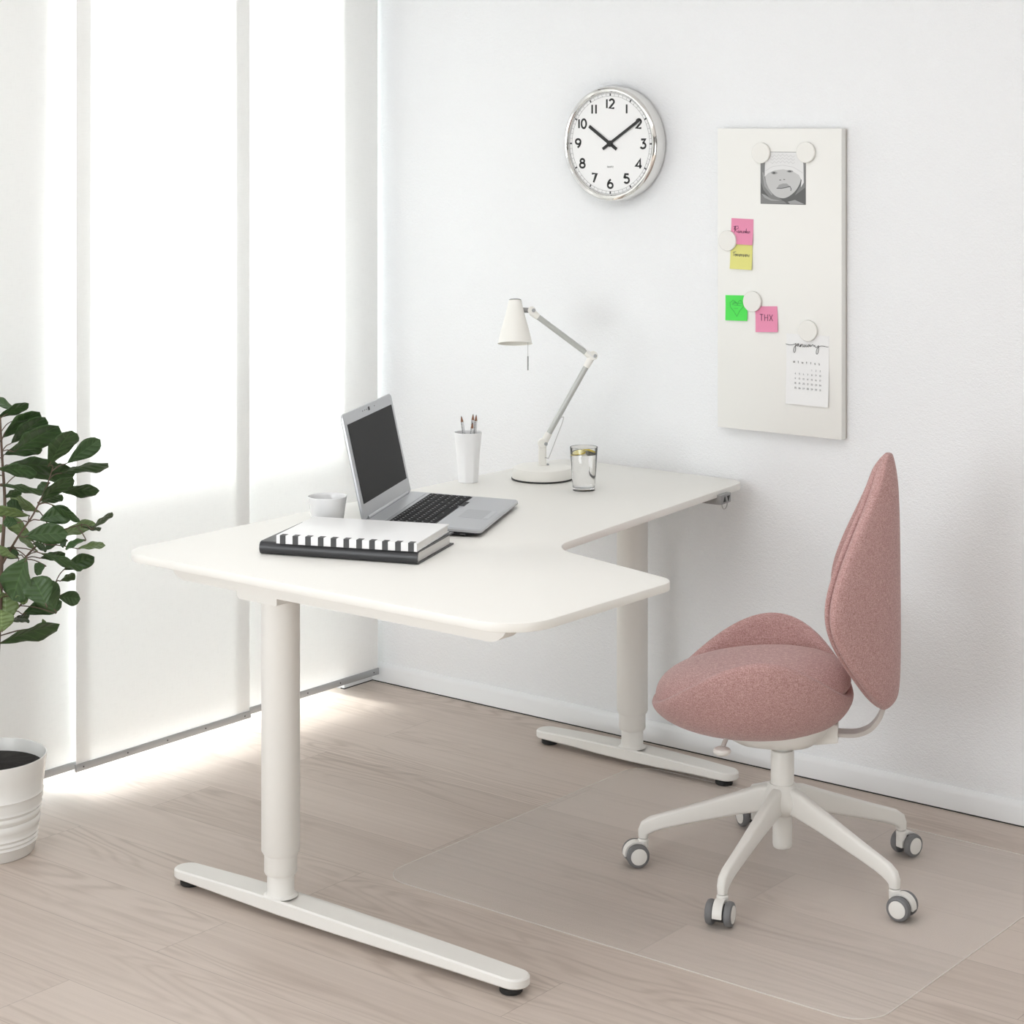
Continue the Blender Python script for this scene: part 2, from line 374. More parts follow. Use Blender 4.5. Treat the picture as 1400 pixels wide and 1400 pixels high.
M = dict(
 wall=wall_mat(), floor=floor_mat(), trim=mat('white_trim_paint', (.84, .85, .86, 1), .45),
 ceil=mat('ceiling_paint', (.87, .87, .87, 1), .9), curtain=curtain_mat(), rail=mat('grey_aluminium', (.42, .43, .44, 1), .45, .6),
 opal=opal_mat(), backwall=mat('grey_wall_paint', (.36, .36, .36, 1), .9), pane=pane_mat(), concrete=mat('balcony_concrete', (.55, .54, .52, 1), .9, bump=.3, bscale=40),
 desktop=mat('warm_white_laminate', (.86, .845, .805, 1), .42, spec=.4), steel=mat('white_powder_coat', (.83, .815, .78, 1), .45, spec=.4, bump=.03, bscale=900),
 black=mat('black_plastic', (.012, .012, .012, 1), .5), greyp=mat('grey_plastic', (.30, .30, .30, 1), .5), dgrey=mat('dark_grey_print', (.045, .045, .047, 1), .5),
 chrome=mat('polished_chrome', (.80, .79, .77, 1), .07, 1), wire=mat('steel_wire', (.52, .52, .52, 1), .5, .3),
 face=mat('white_dial', (.86, .86, .86, 1), .55), ink=mat('black_ink', (.015, .015, .015, 1), .6),
 white=mat('white_plastic', (.86, .86, .87, 1), .3), porcelain=mat('white_porcelain', (.86, .86, .86, 1), .18, **{'Coat Weight': .3}),
 lampw=mat('cream_white_lacquer', (.86, .845, .80, 1), .4), lamparm=mat('grey_satin_tube', (.50, .51, .49, 1), .38, .35), lampin=mat('lamp_inside_white', (.82, .80, .74, 1), .6),
 board=mat('cream_white_steel', (.845, .84, .81, 1), .45, bump=.03, bscale=600), bedge=mat('board_edge_beige', (.60, .56, .51, 1), .5),
 magnet=mat('white_glass_magnet', (.82, .81, .775, 1), .2, spec=.3),
 silver=mat('silver_laptop_shell', (.52, .53, .55, 1), .36, .65), silver2=mat('silver_laptop_palmrest', (.50, .51, .53, 1), .4, .6), screen=mat('dark_display', (.036, .036, .037, 1), .5, spec=.08),
 key=mat('black_key', (.009, .009, .010, 1), .6, spec=.12), legend=mat('pale_key_print', (.5, .5, .5, 1), .6), lapblk=mat('laptop_underside', (.016, .016, .018, 1), .5, spec=.15), pad=mat('touchpad_silver', (.43, .44, .46, 1), .4, .5),
 paper=mat('white_paper', (.84, .84, .84, 1), .7), pages=mat('cream_pages', (.78, .765, .74, 1), .8), bookblk=mat('black_book_cloth', (.030, .030, .033, 1), .38, bump=.05, bscale=800),
 bookw=mat('white_book_cover', (.86, .86, .86, 1), .35), stripe=mat('charcoal_stripe', (.05, .05, .052, 1), .5),
 pink=mat('pink_sticky_paper', lin('E590B0'), .75), yellow=mat('yellow_sticky_paper', lin('DEDB84'), .75), green=mat('green_sticky_paper', lin('52DF58'), .75),
 pen=mat('blue_grey_pen', (.05, .05, .09, 1), .7), penp=mat('plum_pen', (.12, .03, .08, 1), .7), peng=mat('green_pen', (.04, .28, .07, 1), .7), print=mat('pale_grey_print', (.30, .30, .31, 1), .7), printd=mat('mid_grey_print', (.10, .10, .10, 1), .7),
 pink_fab=fabric_mat('dusty_pink_tweed', '9E7470', 'D6B2AF', 900), chairw=mat('white_chair_plastic', (.81, .795, .76, 1), .38), chairbar=mat('grey_beige_bar', (.56, .52, .49, 1), .45), tyre=mat('grey_rubber_tyre', (.17, .17, .175, 1), .55), axle=mat('dark_caster_core', (.05, .05, .05, 1), .6),
 matp=sheer_plastic('frosted_floor_mat', .215, (.97, .935, .895, 1)), matc=sheer_plastic('clear_mat_underside', .0), mate=sheer_plastic('polished_mat_edge', .6, (.95, .91, .86, 1)),
 pot=mat('white_glazed_pot', (.82, .815, .79, 1), .25, **{'Coat Weight': .2}), soil=mat('black_soil', (.012, .010, .008, 1), .95, bump=1.0, bscale=260),
 bark=mat('brown_bark', (.13, .09, .065, 1), .85, bump=.6, bscale=160), leaf=leaf_mat('dark_green_leaf', (.027, .058, .019, 1), (.054, .104, .034, 1)), leafl=leaf_mat('pale_leaf_underside', (.11, .17, .055, 1), (.16, .22, .085, 1)),
 glass=mat('clear_glass', (1, 1, 1, 1), .0, **{'Transmission Weight': 1.0, 'IOR': 1.45}), water=mat('clear_water', (1, 1, 1, 1), .0, **{'Transmission Weight': 1.0, 'IOR': 1.33}),
 rind=mat('lemon_rind', (.72, .55, .035, 1), .5), pulp=mat('lemon_pulp', (.82, .74, .30, 1), .4), pith=mat('lemon_pith', (.88, .85, .62, 1), .6),
 pencil=dotted_mat(), wood=mat('sharpened_wood', (.27, .13, .08, 1), .7), lead=mat('graphite', (.03, .03, .03, 1), .4),
 g1=mat('photo_white', (.74, .74, .74, 1), .45), g2=mat('photo_light_grey', (.60, .60, .60, 1), .45), g3=mat('photo_skin_grey', (.53, .53, .53, 1), .45), g4=mat('photo_mid_grey', (.20, .20, .20, 1), .45), g5=mat('photo_dark_grey', (.10, .10, .10, 1), .45), g6=mat('photo_black', (.025, .025, .025, 1), .45), g7=mat('photo_soft_grey', (.33, .33, .33, 1), .45),
)

# ------------------------------------------------------------------ camera
cam = bpy.data.cameras.new('camera'); co = bpy.data.objects.new('camera', cam); COL.objects.link(co); S.camera = co
FPX = 2778.85; YAW = math.asin(.61984792)
cam.sensor_width = 36; cam.lens = 36*FPX/1400; cam.shift_y = (178-700)/1400; cam.clip_start = .05
co.location = (4.1215, -4.53894, 1.65); co.rotation_euler = (pi/2, 0, YAW)
RIGHT = Vector((.78472, .61985, 0)); FWD = Vector((-.61985, .78472, 0))

# ------------------------------------------------------------------ room
RX, RY, RZ = 5.7, -6.3, 2.62
WY0, WY1, WZ1 = -1.74, -.14, 2.45          # window behind the panels
VY0, VY1, VZ0, VZ1 = -5.4, -2.25, .35, 2.45  # window further along the same wall
b = BM(); box(b, (-.25, RY-.2, -.12), (RX+.2, .2, 0)); struct('floor', b, M['floor'])
b = BM(); box(b, (-.25, RY-.2, RZ), (RX+.2, .2, RZ+.12)); struct('ceiling', b, M['ceil'])
b = BM(); box(b, (-.2, 0, 0), (RX+.2, .2, RZ)); struct('wall_right', b, M['wall'])
b = BM()
for lo, hi in (((-.2, WY1, 0), (0, 0, RZ)), ((-.2, WY0, WZ1), (0, WY1, RZ)), ((-.2, VY1, 0), (0, WY0, RZ)), ((-.2, VY0, 0), (0, VY1, VZ0)), ((-.2, VY0, VZ1), (0, VY1, RZ)), ((-.2, RY, 0), (0, VY0, RZ))):
    box(b, lo, hi)
struct('wall_left', b, M['wall'])
UX0, UX1, UZ0, UZ1 = .25, 2.45, .40, 2.15     # window behind the camera
b = BM()
for lo, hi in (((-.2, RY-.2, 0), (UX0, RY, RZ)), ((UX1, RY-.2, 0), (RX+.2, RY, RZ)), ((UX0, RY-.2, 0), (UX1, RY, UZ0)), ((UX0, RY-.2, UZ1), (UX1, RY, RZ))): box(b, lo, hi)
struct('wall_back', b, M['backwall'])
b = BM()
for x in (UX0, (UX0+UX1)/2-.025, UX1-.05): box(b, (x, RY-.14, UZ0), (x+.05, RY-.08, UZ1))
for z in (UZ0, UZ1-.05): box(b, (UX0+.05, RY-.135, z), (UX1-.05, RY-.085, z+.05))
w3 = struct('window_3', b, M['trim'])
b = BM(); box(b, (UX0+.04, RY-.113, UZ0+.04), (UX1-.04, RY-.107, UZ1-.04)); obj('window_pane', b, M['pane'], w3)
b = BM(); box(b, (RX, RY, 0), (RX+.2, 0, RZ)); struct('wall_front', b, M['backwall'])
def skirting(a, c, side):
    """profile swept along a wall: shadow gap below, small sloping top"""
    prof = [(0, .0035), (.016, .0035), (.016, .043), (.0115, .051), (.004, .057), (0, .057)]
    b = BM(); rings = []
    for s in (a, c):
        rings.append([((s, -d, z) if side == 'right' else (d, s, z)) for d, z in prof])
    return loft(b, rings)
struct('baseboard_right', skirting(0, RX, 'right'), M['trim'])
struct('baseboard_left', skirting(WY1, -.016, 'left'), M['trim'])
b = BM(); box(b, (0, -.0155, .0), (RX, -.001, .0032)); struct('gap_shade_right', b, M['ink'])   # black strip painting the shade in the gap under the skirting
b = BM(); box(b, (0.001, WY1, .0), (.0155, -.016, .0032)); struct('gap_shade_left', b, M['ink'])  # painted gap shade along the left skirting
def window(n, y0, y1, z0, z1, mull):
    b = BM(); t = .05
    ys = [y0+t*0, *mull, y1]
    box(b, (-.14, y0, z0), (-.08, y0+t, z1)); box(b, (-.14, y1-t, z0), (-.08, y1, z1))
    box(b, (-.14, y0+t, z1-t), (-.08, y1-t, z1)); box(b, (-.14, y0+t, z0), (-.08, y1-t, z0+(.012 if z0 < .1 else t)))
    for m_ in mull: box(b, (-.135, m_-.03, z0+.05), (-.085, m_+.03, z1-t))
    w = struct('window_%d' % n, b, M['trim'])
    b = BM(); box(b, (-.113, y0+.04, z0+.01), (-.107, y1-.04, z1-.04)); obj('window_pane', b, M['pane'], w)
window(1, WY0, WY1, 0.0, WZ1, [])
b = BM(); box(b, (-.2, -1.50, 0), (0, -1.275, WZ1)); struct('trim_4', b, M['wall'])      # wide post in the opening
window(2, VY0, VY1, VZ0, VZ1, [-4.3, -3.2])
# balcony outside the first window
b = BM(); box(b, (-1.6, -3, -.14), (-.26, 2.2, -.02)); struct('floor_balcony', b, M['concrete'])
b = BM(); box(b, (-.596, -3.2, .165), (-.584, 2.2, .80))
for y in (-2.5, -1.9, 1.2, 2.0): box(b, (-.61, y-.03, -.02), (-.57, y+.03, .165))
o = struct('wall_parapet', b, M['opal'])  # unseen parapet added to dim the lower curtains; opal glass makes them glow

# ------------------------------------------------------------------ panel curtains
b = BM(); box(b, (.035, -1.85, 2.52), (.105, -.02, 2.60), .004); struct('trim_3', b, M['trim'])  # ceiling track
PG = 'white panel curtains hanging before the window'
def curtain(name, y0, y1, x, label):
    z0 = .03; t = thing(name, label, 'curtain', (x, (y0+y1)/2, z0), (0, 0, 0), PG); w = (y1-y0)/2
    b = BM(); n = 12; zs = [.016, .4, .8, 1.2, 1.6, 2.0, 2.46]
    loft(b, [[(0, -w+2*w*i/n, z) for i in range(n+1)] for z in zs], closed=False); obj('fabric_panel', b, M['curtain'], t)
    b = BM(); box(b, (-.004, -w-.002, 0), (.004, w+.002, .019), .0008); r = obj('bottom_rail', b, M['rail'], t)
    for s in (-.93, -.45, 0, .45, .93):
        b = BM(); lathe(b, [(0, .0012), (.0016, .001), (.0022, 0), (0, -.001)], 12); obj('rail_screw', b, M['dgrey'], r, (.004, s*w, .0095), (0, pi/2, 0))
    b = BM(); box(b, (-.006, -w, 2.455), (.006, w, 2.49), .001); obj('top_rail', b, M['rail'], t)
curtain('panel_curtain', -1.775, -1.15, .055, 'white sheer panel curtain behind the potted plant, leftmost of three')
curtain('panel_curtain', -1.196, -.589, .079, 'white sheer panel curtain hanging in front, middle of three with grey rail')
curtain('panel_curtain', -.640, -.036, .055, 'white sheer panel curtain next to the clock wall, half behind the laptop')

# ------------------------------------------------------------------ floor mat
b = BM(); poly = fillet([(1.105, -1.195), (2.322, -1.195), (2.322, -.19), (1.105, -.19)], .075, 10)
prism(b, poly, 0.0002, .002, 0)
t = b.copy(); 
bmesh.ops.recalc_face_normals(b, faces=b.faces[:])
for f in b.faces: f.material_index = 1 if abs(f.normal.z) < .5 else (0 if f.normal.z > 0 else 2)
t.free()
rim = [(p.x, p.y) for p in poly]
inner = fillet([(1.1065, -1.1935), (2.3205, -1.1935), (2.3205, -.1915), (1.1065, -.1915)], .0735, 10)
loft(b, [[(p[0], p[1], .0021) for p in rim], [(p.x, p.y, .0023) for p in inner]], caps=(False, False), mi=1)
o = obj('floor_mat', b, [M['matp'], M['mate'], M['matc']]); tag(o, 'clear frosted floor mat with rounded corners under the pink chair', 'mat')

# ------------------------------------------------------------------ desk
ZT = .74; TH = .018
desk = thing('corner_desk', 'white height-adjustable corner desk with two column legs and cut-out front', 'desk', (0, 0, 0))
dp = [(.729, -1.617), (1.832, -1.619), (1.836, -1.108), (1.439, -1.005), (1.330, -.024), (.729, -.024)]
b = BM(); prism(b, fillet(dp, [.065, .10, .052, .11, .055, .055], 12), ZT-TH, ZT, .0022, seg=2); obj('tabletop', b, M['desktop'], desk)
def frame_rail(y, x0, x1):
    b = BM(); pr = []
    for i in range(9):     # ends curve up like a boat
        a = pi/2*i/8; pr.append((x0+.045-.045*sin(pi/2-a)*1.0, ZT-TH-.046*sin(a)))
    pr = [(x0+.05*(1-cos(pi/2*i/8)), ZT-TH-.0005-.038*sin(pi/2*i/8)) for i in range(9)]
    pr += [(x1-.05*(1-cos(pi/2*i/8)), ZT-TH-.0005-.038*sin(pi/2*i/8)) for i in range(8, -1, -1)]
    loft(b, [[(x, yy, z) for x, z in pr] for yy in (y-.022, y+.022)])
    bmesh.ops.bevel(b, geom=[e for e in b.edges if abs(e.verts[0].co.y-e.verts[1].co.y) < 1e-6 and e.calc_length() > .02], offset=.004, segments=2, affect='EDGES')
    return b
obj('frame_rail', frame_rail(-1.532, .825, 1.752), M['steel'], desk)
obj('frame_rail', frame_rail(-.20, .82, 1.16), M['steel'], desk)
b = BM(); xa, xb = 1.022, 1.140                                    # long beam between the legs
pr = fillet([(xa, ZT-TH-.001), (xa, ZT-TH-.055), (xb, ZT-TH-.055), (xb, ZT-TH-.001)], [0, .010, .004, 0], 5)
loft(b, [[(p.x, y, p.y) for p in pr] for y in (-1.548, -.20)]); obj('cross_beam', b, M['steel'], desk)
def leg(y, x0, x1, xc):
    b = BM(); r = .0405
    lathe(b, [(0, .13), (r-.004, .13), (r, .137), (r, ZT-TH-.05), (0, ZT-TH-.05)], 40); c = obj('leg_column', b, M['steel'], desk, (xc, y, 0))
    b = BM(); lathe(b, [(0, .088), (.0325, .088), (.0345, .092), (.0345, .20), (0, .20)], 40); obj('telescopic_sleeve', b, M['steel'], c)
    b = BM(); lathe(b, [(0, .03), (.0365, .042), (.030, .0455), (.0285, .05), (.0285, .15), (0, .15)], 40); obj('inner_tube', b, M['steel'], c)
    # foot: stadium plan, thinner toward its ends
    hw = .034; hwe = .030; rings = []
    def plan(k, ins):
        out = []
        for i in range(13): a = pi/2+pi*i/12; out.append((x0+hwe+(hwe-ins)*cos(a), (hwe-ins)*sin(a)))
        for i in range(1, 6): q = i/6; out.append((x0+hwe+(x1-x0-2*hwe)*q, -(hwe+(hw-hwe)*sin(pi*q)-ins)))
        for i in range(13): a = -pi/2+pi*i/12; out.append((x1-hwe+(hwe-ins)*cos(a), (hwe-ins)*sin(a)))
        for i in range(5, 0, -1): q = i/6; out.append((x0+hwe+(x1-x0-2*hwe)*q, (hwe+(hw-hwe)*sin(pi*q)-ins)))
        return out
    def zt(x): q = (x-xc)/(x1-xc) if x > xc else (xc-x)/(xc-x0); q = min(1, max(0, q)); return .044-.008*q**1.5
    def zb(x): q = (x-xc)/(x1-xc) if x > xc else (xc-x)/(xc-x0); q = min(1, max(0, q)); return .0125+.004*min(1, q*1.6)**2
    b = BM()
    P0, P1 = plan(0, .003), plan(0, 0)
    loft(b, [[(x, yy, zb(x)) for x, yy in P0], [(x, yy, zb(x)+.003) for x, yy in P1], [(x, yy, zt(x)-.0035) for x, yy in P1], [(x, yy, zt(x)) for x, yy in plan(0, .0035)]])
    f = obj('foot', b, M['steel'], desk, (0, y, 0))
    for xx in (x0+.038, x1-.038):
        b = BM(); lathe(b, [(0, 0), (.020, 0), (.0225, .003), (.0225, .0105), (.015, .0165), (0, .0165)], 28); obj('glide_pad', b, M['black'], f, (xx, 0, .0002))
leg(-1.485, .775, 1.745, 1.089)
leg(-.182, .772, 1.400, 1.080)
# up / down switch under the front edge
c0 = Vector((1.352, -.165, .717)); fd = (Vector((1.439, -1.005, 0))-Vector((1.33, -.024, 0))).normalized()
sw_rot = atan2(fd.y, fd.x)+pi/2   # local x faces out of the edge
b = BM(); box(b, (-.06, -.029, -.0125), (.006, .029, .0125), .003); sw = obj('height_switch', b, M['greyp'], desk, (c0.x, c0.y, c0.z), (0, 0, sw_rot))
for s, up in ((-.0105, 1), (.0105, -1)):
    b = BM(); k = .008
    tri = [(s-k*.85, -k*up*.8), (s+k*.85, -k*up*.8), (s, k*up*.9)]
    loft(b, [[(.0058, p, z) for p, z in tri], [(.0075, p, z) for p, z in tri]]); obj('switch_button', b, M['black'], sw)
b = BM(); tube(b, spline([(-.005, .012+.016*cos(a), -.012-.017*sin(a)) for a in [pi*i/8 for i in range(9)]], 2), .0013, 8); obj('cable_loop', b, M['wire'], sw)

# ------------------------------------------------------------------ wall clock
ck = thing('wall_clock', 'round white wall clock with polished chrome rim showing ten past ten', 'clock', (.909, 0, 1.6135), WALLROT)
R = .1555
b = BM(); lathe(b, [(0, .002), (R-.002, .002), (R, .004), (R, .030), (R-.0015, .0325), (R-.0015, .034), (R+.0005, .036), (R+.0005, .042), (R-.003, .0475), (R-.008, .050), (R-.0125, .049), (R-.0155, .0455), (R-.0165, .040), (0, .040)], 96); obj('clock_case', b, M['chrome'], ck)
b = BM(); lathe(b, [(0, .0395), (.1388, .0395), (.1388, .0412), (0, .0412)], 96); dial = obj('dial', b, M['face'], ck)
for i in range(12):
    a = pi/2-i*pi/6; n = str(i if i else 12); b = BM(); write(b, n, 0, 0, .0242, .0055, .0412, gap=.28 if n == '11' else .17, sx=1.22); obj('numeral', b, M['ink'], dial, (.1085*cos(a), .1085*sin(a), 0))
b = BM(); z = .0412
for rr in (.1293,): stroke(b, arc(0, 0, rr, rr, 0, 360, 120), .0005, z)
for i in range(60):
    a = 2*pi*i/60; r0, r1, w = (  .1298, .1362, .0042) if i % 5 == 0 else (.1298, .1362, .0005)
    stroke(b, [(r0*cos(a), r0*sin(a)), (r1*cos(a), r1*sin(a))], w, z)
stroke(b, arc(0, 0, .1366, .1366, 0, 360, 120), .0004, z)
write(b, 'QUARTZ', 0, -.063, .0042, .0006, z); obj('minute_track', b, M['dgrey'], dial)
def hand(name, ang, ln, w, zz):
    b = BM(); box(b, (-w/2, -.027, zz), (w/2, ln, zz+.0012)); obj(name, b, M['ink'], ck, None, (0, 0, -radians(ang)))
hand('hour_hand', 304.3, .084, .0088, .0428); hand('minute_hand', 57, .1175, .0075, .0445)
b = BM(); lathe(b, [(0, .0412), (.0085, .0412), (.0085, .0462), (.007, .0468), (0, .0468)], 28); obj('hand_hub', b, M['ink'], ck)

# ------------------------------------------------------------------ magnetic board and what hangs on it
BX0, BX1, BZ0, BZ1 = 1.2455, 1.6125, .8735, 1.6545
bd = thing('magnetic_board', 'tall cream white magnetic board on the wall holding notes and a calendar', 'board', ((BX0+BX1)/2, 0, (BZ0+BZ1)/2), WALLROT)
w, h = (BX1-BX0)/2, (BZ1-BZ0)/2
b = BM(); box(b, (-w, -h, .009), (w, h, .030), .0012); obj('board_panel', b, M['board'], bd)
b = BM(); box(b, (-w+.0015, -h+.0015, .0015), (w-.0015, h-.0015, .0095)); obj('back_frame', b, M['bedge'], bd)
FY = -.0301
def onboard(name, label, cat, x, z, rot=0, off=0, group=None):
    return thing(name, label, cat, (x, FY-off, z), (pi/2, -rot, 0), group)
def wpt(px, py): return (1.453+(px-1075)*.00212, 1.65-(py-178)/(539-(1104-px)*.085))
def sheet(t, name, w, h, m, curl=0, th=.0003):
    b = BM(); n = 8; rings = []
    for i in range(n+1):
        y = -h/2+h*i/n; k = curl*((1-i/n)**2); rings.append([(-w/2, y, k+.0002), (w/2, y, k+.0002), (w/2, y, k+th+.0002), (-w/2, y, k+th+.0002)])
    loft(b, rings); return obj(name, b, m, t)
# baby photograph
PC = (1.4435, 1.5275); pw, ph = .1335, .134
t = onboard('photo_print', 'black and white photograph of a baby in a knitted hat', 'photo', PC[0], PC[1])
sheet(t, 'photo_paper', pw, ph, M['g5'])
def shape(name, polys, m, lvl):
    b = BM()
    for p in polys: prism(b, p, .0005+lvl*.00006, .00054+lvl*.00006)
    obj(name, b, m, t)
def ph_(x, y): return ((x-850)/575*pw, (588-y)/650*ph)       # from measured print coordinates
def pp(l): return [ph_(*q) for q in l]
def el(cx, cy, rx, ry, a0=0, a1=360, n=28): return pp(arc(cx, cy, rx, ry, a0, a1, n)[:-1] if a1-a0 == 360 else arc(cx, cy, rx, ry, a0, a1, n))
shape('printed_hood', [pp([(568, 270), (640, 270), (640, 600), (700, 760), (850, 870), (700, 860), (600, 740), (568, 640)]), pp([(1000, 800), (1130, 700), (1134, 270), (1100, 270), (1090, 640)]), pp([(566, 800), (700, 865), (860, 872), (900, 905), (566, 908)])], M['g4'], 0)
shape('printed_scarf', [pp([(585, 520), (600, 520), (640, 680), (720, 800), (700, 800), (610, 690)]), pp([(570, 785), (620, 800), (700, 850), (830, 872), (700, 872), (620, 840)]), pp([(910, 880), (1000, 855), (1120, 905), (940, 908)])], M['g7'], 1)
shape('printed_face', [pp([(p.x, p.y) for p in spline([q+(0,) for q in l], 5)]) for l in [[(622, 560), (640, 660), (690, 750), (760, 815), (850, 838), (930, 810), (1010, 740), (1062, 650), (1072, 570), (1030, 520), (940, 480), (840, 470), (730, 490), (640, 530)]]], M['g3'], 2)
shape('printed_hat', [pp([(615, 575), (620, 420), (640, 300), (660, 268), (1090, 268), (1108, 420), (1112, 640), (1075, 700), (1085, 610), (1050, 545), (960, 495), (850, 478), (740, 493), (660, 530)])], M['g1'], 3)
b = BM()
for k in range(3):
    y = 300+k*40; stroke(b, pp([(690+i*26, y+(14 if i % 2 else -10)+abs(i-6)*3) for i in range(13)]), .0012, .00078)
stroke(b, pp([(628, 500), (720, 445), (850, 428), (980, 450), (1100, 520)]), .0014, .00078); obj('printed_knit_lines', b, M['g2'], t)
for e_ in (el(738, 525, 42, 19), el(938, 503, 42, 15)): shape('printed_eye', [e_], M['g7'], 4)
for e_ in (el(735, 525, 20, 14), el(935, 503, 22, 11)): shape('printed_pupil', [e_], M['g5'], 5)
for e_ in (el(815, 612, 14, 7), el(866, 606, 13, 7)): shape('printed_nostril', [e_], M['g4'], 4)
shape('printed_lip', [pp([(775, 712), (800, 672), (850, 655), (900, 655), (938, 690), (880, 708)])], M['g7'], 4)
b = BM(); stroke(b, pp([(770, 716), (830, 716), (890, 704), (940, 690), (955, 720), (950, 745)]), .002, .00085); obj('printed_mouth', b, M['g5'], t)
# sticky notes
def note(label, x, z, w, h, m, rot=0, off=0, curl=.004):
    t = onboard('sticky_note', label, 'sticky note', x, z, rot, off, 'sticky notes on the magnetic board')
    sheet(t, 'note_paper', w, h, m, curl); return t
def scrawl(t, lines, wd, m, curl=.004, H=.066, name='handwriting'):
    b = BM()
    for l in lines:
        n = len(l)
        ym = sum(p[1] for p in l)/n; k = curl*(1-(ym+H/2)/H)**2 if curl else 0
        top = max(curl*(1-max(0, min(1, (p[1]+H/2)/H)))**2 for p in l)
        stroke(b, l, wd, .0006+top)
    obj(name, b, m, t)
def cursive(word, x, y, h, adv):
    """joined-up handwriting, one pen line per word"""
    G = {'e': [(0, .3), (.6, .5), (.4, 1), (.1, .6), (.4, 0), (.9, .2)], 'm': [(.05, 0), (.15, 1), (.3, .1), (.45, 1), (.6, .1), (.75, 1), (.95, .1)], 'i': [(.2, 1), (.3, 0), (.8, .2)],
         'n': [(.1, 0), (.2, 1), (.4, .1), (.6, 1), (.9, .1)], 'd': [(.6, .8), (.2, .9), (.1, .2), (.5, .2), (.7, 2), (.7, .1), (1, .2)], 'r': [(.2, 0), (.3, 1), (.7, .9), (.8, .2)],
         'o': [(.4, 1), (.1, .5), (.4, 0), (.7, .5), (.4, 1), (.95, .9)], 'w': [(.05, 1), (.2, 0), (.45, .9), (.65, 0), (.9, 1)]}
    pts = []; px = x
    for c in word:
        wd = adv*(1.3 if c in 'mw' else 1)
        pts += [(px+a*wd, y+b_*h) for a, b_ in G[c]]; px += wd
    return pts
n1 = note('pink sticky note reading Reminder, uppermost of the four notes', 1.3215, 1.387, .067, .067, M['pink'], -.02)
scrawl(n1, [[(-.024, .004), (-.020, .014), (-.022, -.003)], [(-.026, .012), (-.012, .014), (-.011, .008), (-.021, .004), (-.014, -.003)], cursive('eminder', -.013, -.004, .0062, .0052)], .0009, M['penp'])
n2 = note('yellow sticky note reading Tomorrow, just below a pink note', 1.3195, 1.3225, .0665, .067, M['yellow'], -.01, .0005)
scrawl(n2, [[(-.026, .009), (-.016, .012)], [(-.021, .011), (-.023, .000)], cursive('omorrow', -.020, -.0005, .0062, .0060)], .0009, M['pen'])
n3 = note('bright green sticky note with a drawn heart', 1.3045, 1.188, .0665, .0655, M['green'], .03)
scrawl(n3, [[(.005, .008), (.0, .016), (-.009, .020), (-.018, .013), (-.017, .002), (-.006, -.010), (.002, -.022), (.010, -.008), (.022, .004), (.022, .014), (.014, .020), (.008, .017), (.005, .008)], [(-.012, .013), (.018, .012)], [(-.013, .008), (.016, .006)], [(-.008, -.002), (.004, -.001)], [(-.008, .016), (.0, .014), (-.012, .010)]], .0007, M['peng'])
n4 = note('pink sticky note reading THX, right of a green note', 1.3955, 1.164, .066, .066, M['pink'], .055, .0004)
b = BM(); write(b, 'THX', 0, .004, .0165, .0013, .0022, gap=.2, rot=-.03); obj('handwriting', b, M['penp'], n4)
# calendar
ct = onboard('wall_calendar', 'white January calendar sheet held by a round magnet', 'calendar', 1.5155, 1.042)
sheet(ct, 'calendar_sheet', .1235, .179, M['paper'], .005)
b = BM()
def cl(px, py):
    x, z = wpt(px, py); return (x-1.5155, z-1.042)
jl = [(150, 405), (175, 413), (205, 420), (240, 418), (270, 408), (288, 398), (291, 402), (285, 430), (285, 480), (275, 520), (262, 515), (258, 480), (275, 440), (305, 415), (325, 397), (310, 408), (306, 428), (318, 432), (330, 402), (333, 432), (345, 436), (356, 408), (352, 442), (370, 408), (380, 412), (383, 440), (395, 436), (405, 412), (403, 436), (415, 440), (430, 412), (430, 438), (445, 436), (462, 412), (472, 410), (458, 418), (455, 436), (468, 436), (484, 410), (486, 434), (500, 430), (515, 408), (528, 412), (533, 422), (540, 430), (548, 418), (552, 430), (562, 446), (580, 440), (600, 420), (598, 470), (590, 522), (577, 536), (568, 520), (575, 470), (600, 438), (630, 424), (670, 424), (715, 434), (733, 433)]
stroke(b, [(p.x, p.y) for p in spline([cl(1060+x/10, 430+y/10)+(0,) for x, y in jl], 4)], .0011, .0028)
obj('month_lettering', b, M['ink'], ct)
b = BM()
for i, c in enumerate('mtwtfss'): x, y = cl(1060+(268+i*57)/10, 430+(645+i*4)/10); write(b, c, x, y, .0062, .0008, .0034)
obj('weekday_letters', b, M['printd'], ct)
b = BM(); d = 1
for rrow in range(5):
    for i in range(7):
        if rrow == 0 and i < 4: continue
        if d > 31: break
        x, y = cl(1060+(287+i*56.5)/10, 430+(742+rrow*65+i*4)/10); write(b, str(d), x, y, .0042, .0006, .0046, gap=.2); d += 1
obj('day_numbers', b, M['print'], ct)
# magnets
def magnet(label, x, z):
    t = thing('round_magnet', label, 'magnet', (x+.004, FY-.0012, z), WALLROT, 'round white magnets on the board')
    b = BM(); lathe(b, [(0, 0), (.0262, 0), (.0268, .001), (.0268, .0065), (.0255, .008), (0, .0084)], 56); obj('magnet_disc', b, M['magnet'], t)
magnet('round white magnet on the top left corner of the baby photo', 1.377, 1.5915)
magnet('round white magnet on the top right corner of the baby photo', 1.509, 1.594)
magnet('round white magnet at the board edge over pink and yellow notes', 1.276, 1.362)
magnet('round white magnet between the green note and the THX note', 1.351, 1.2075)
magnet('round white magnet holding the January calendar', 1.515, 1.142)

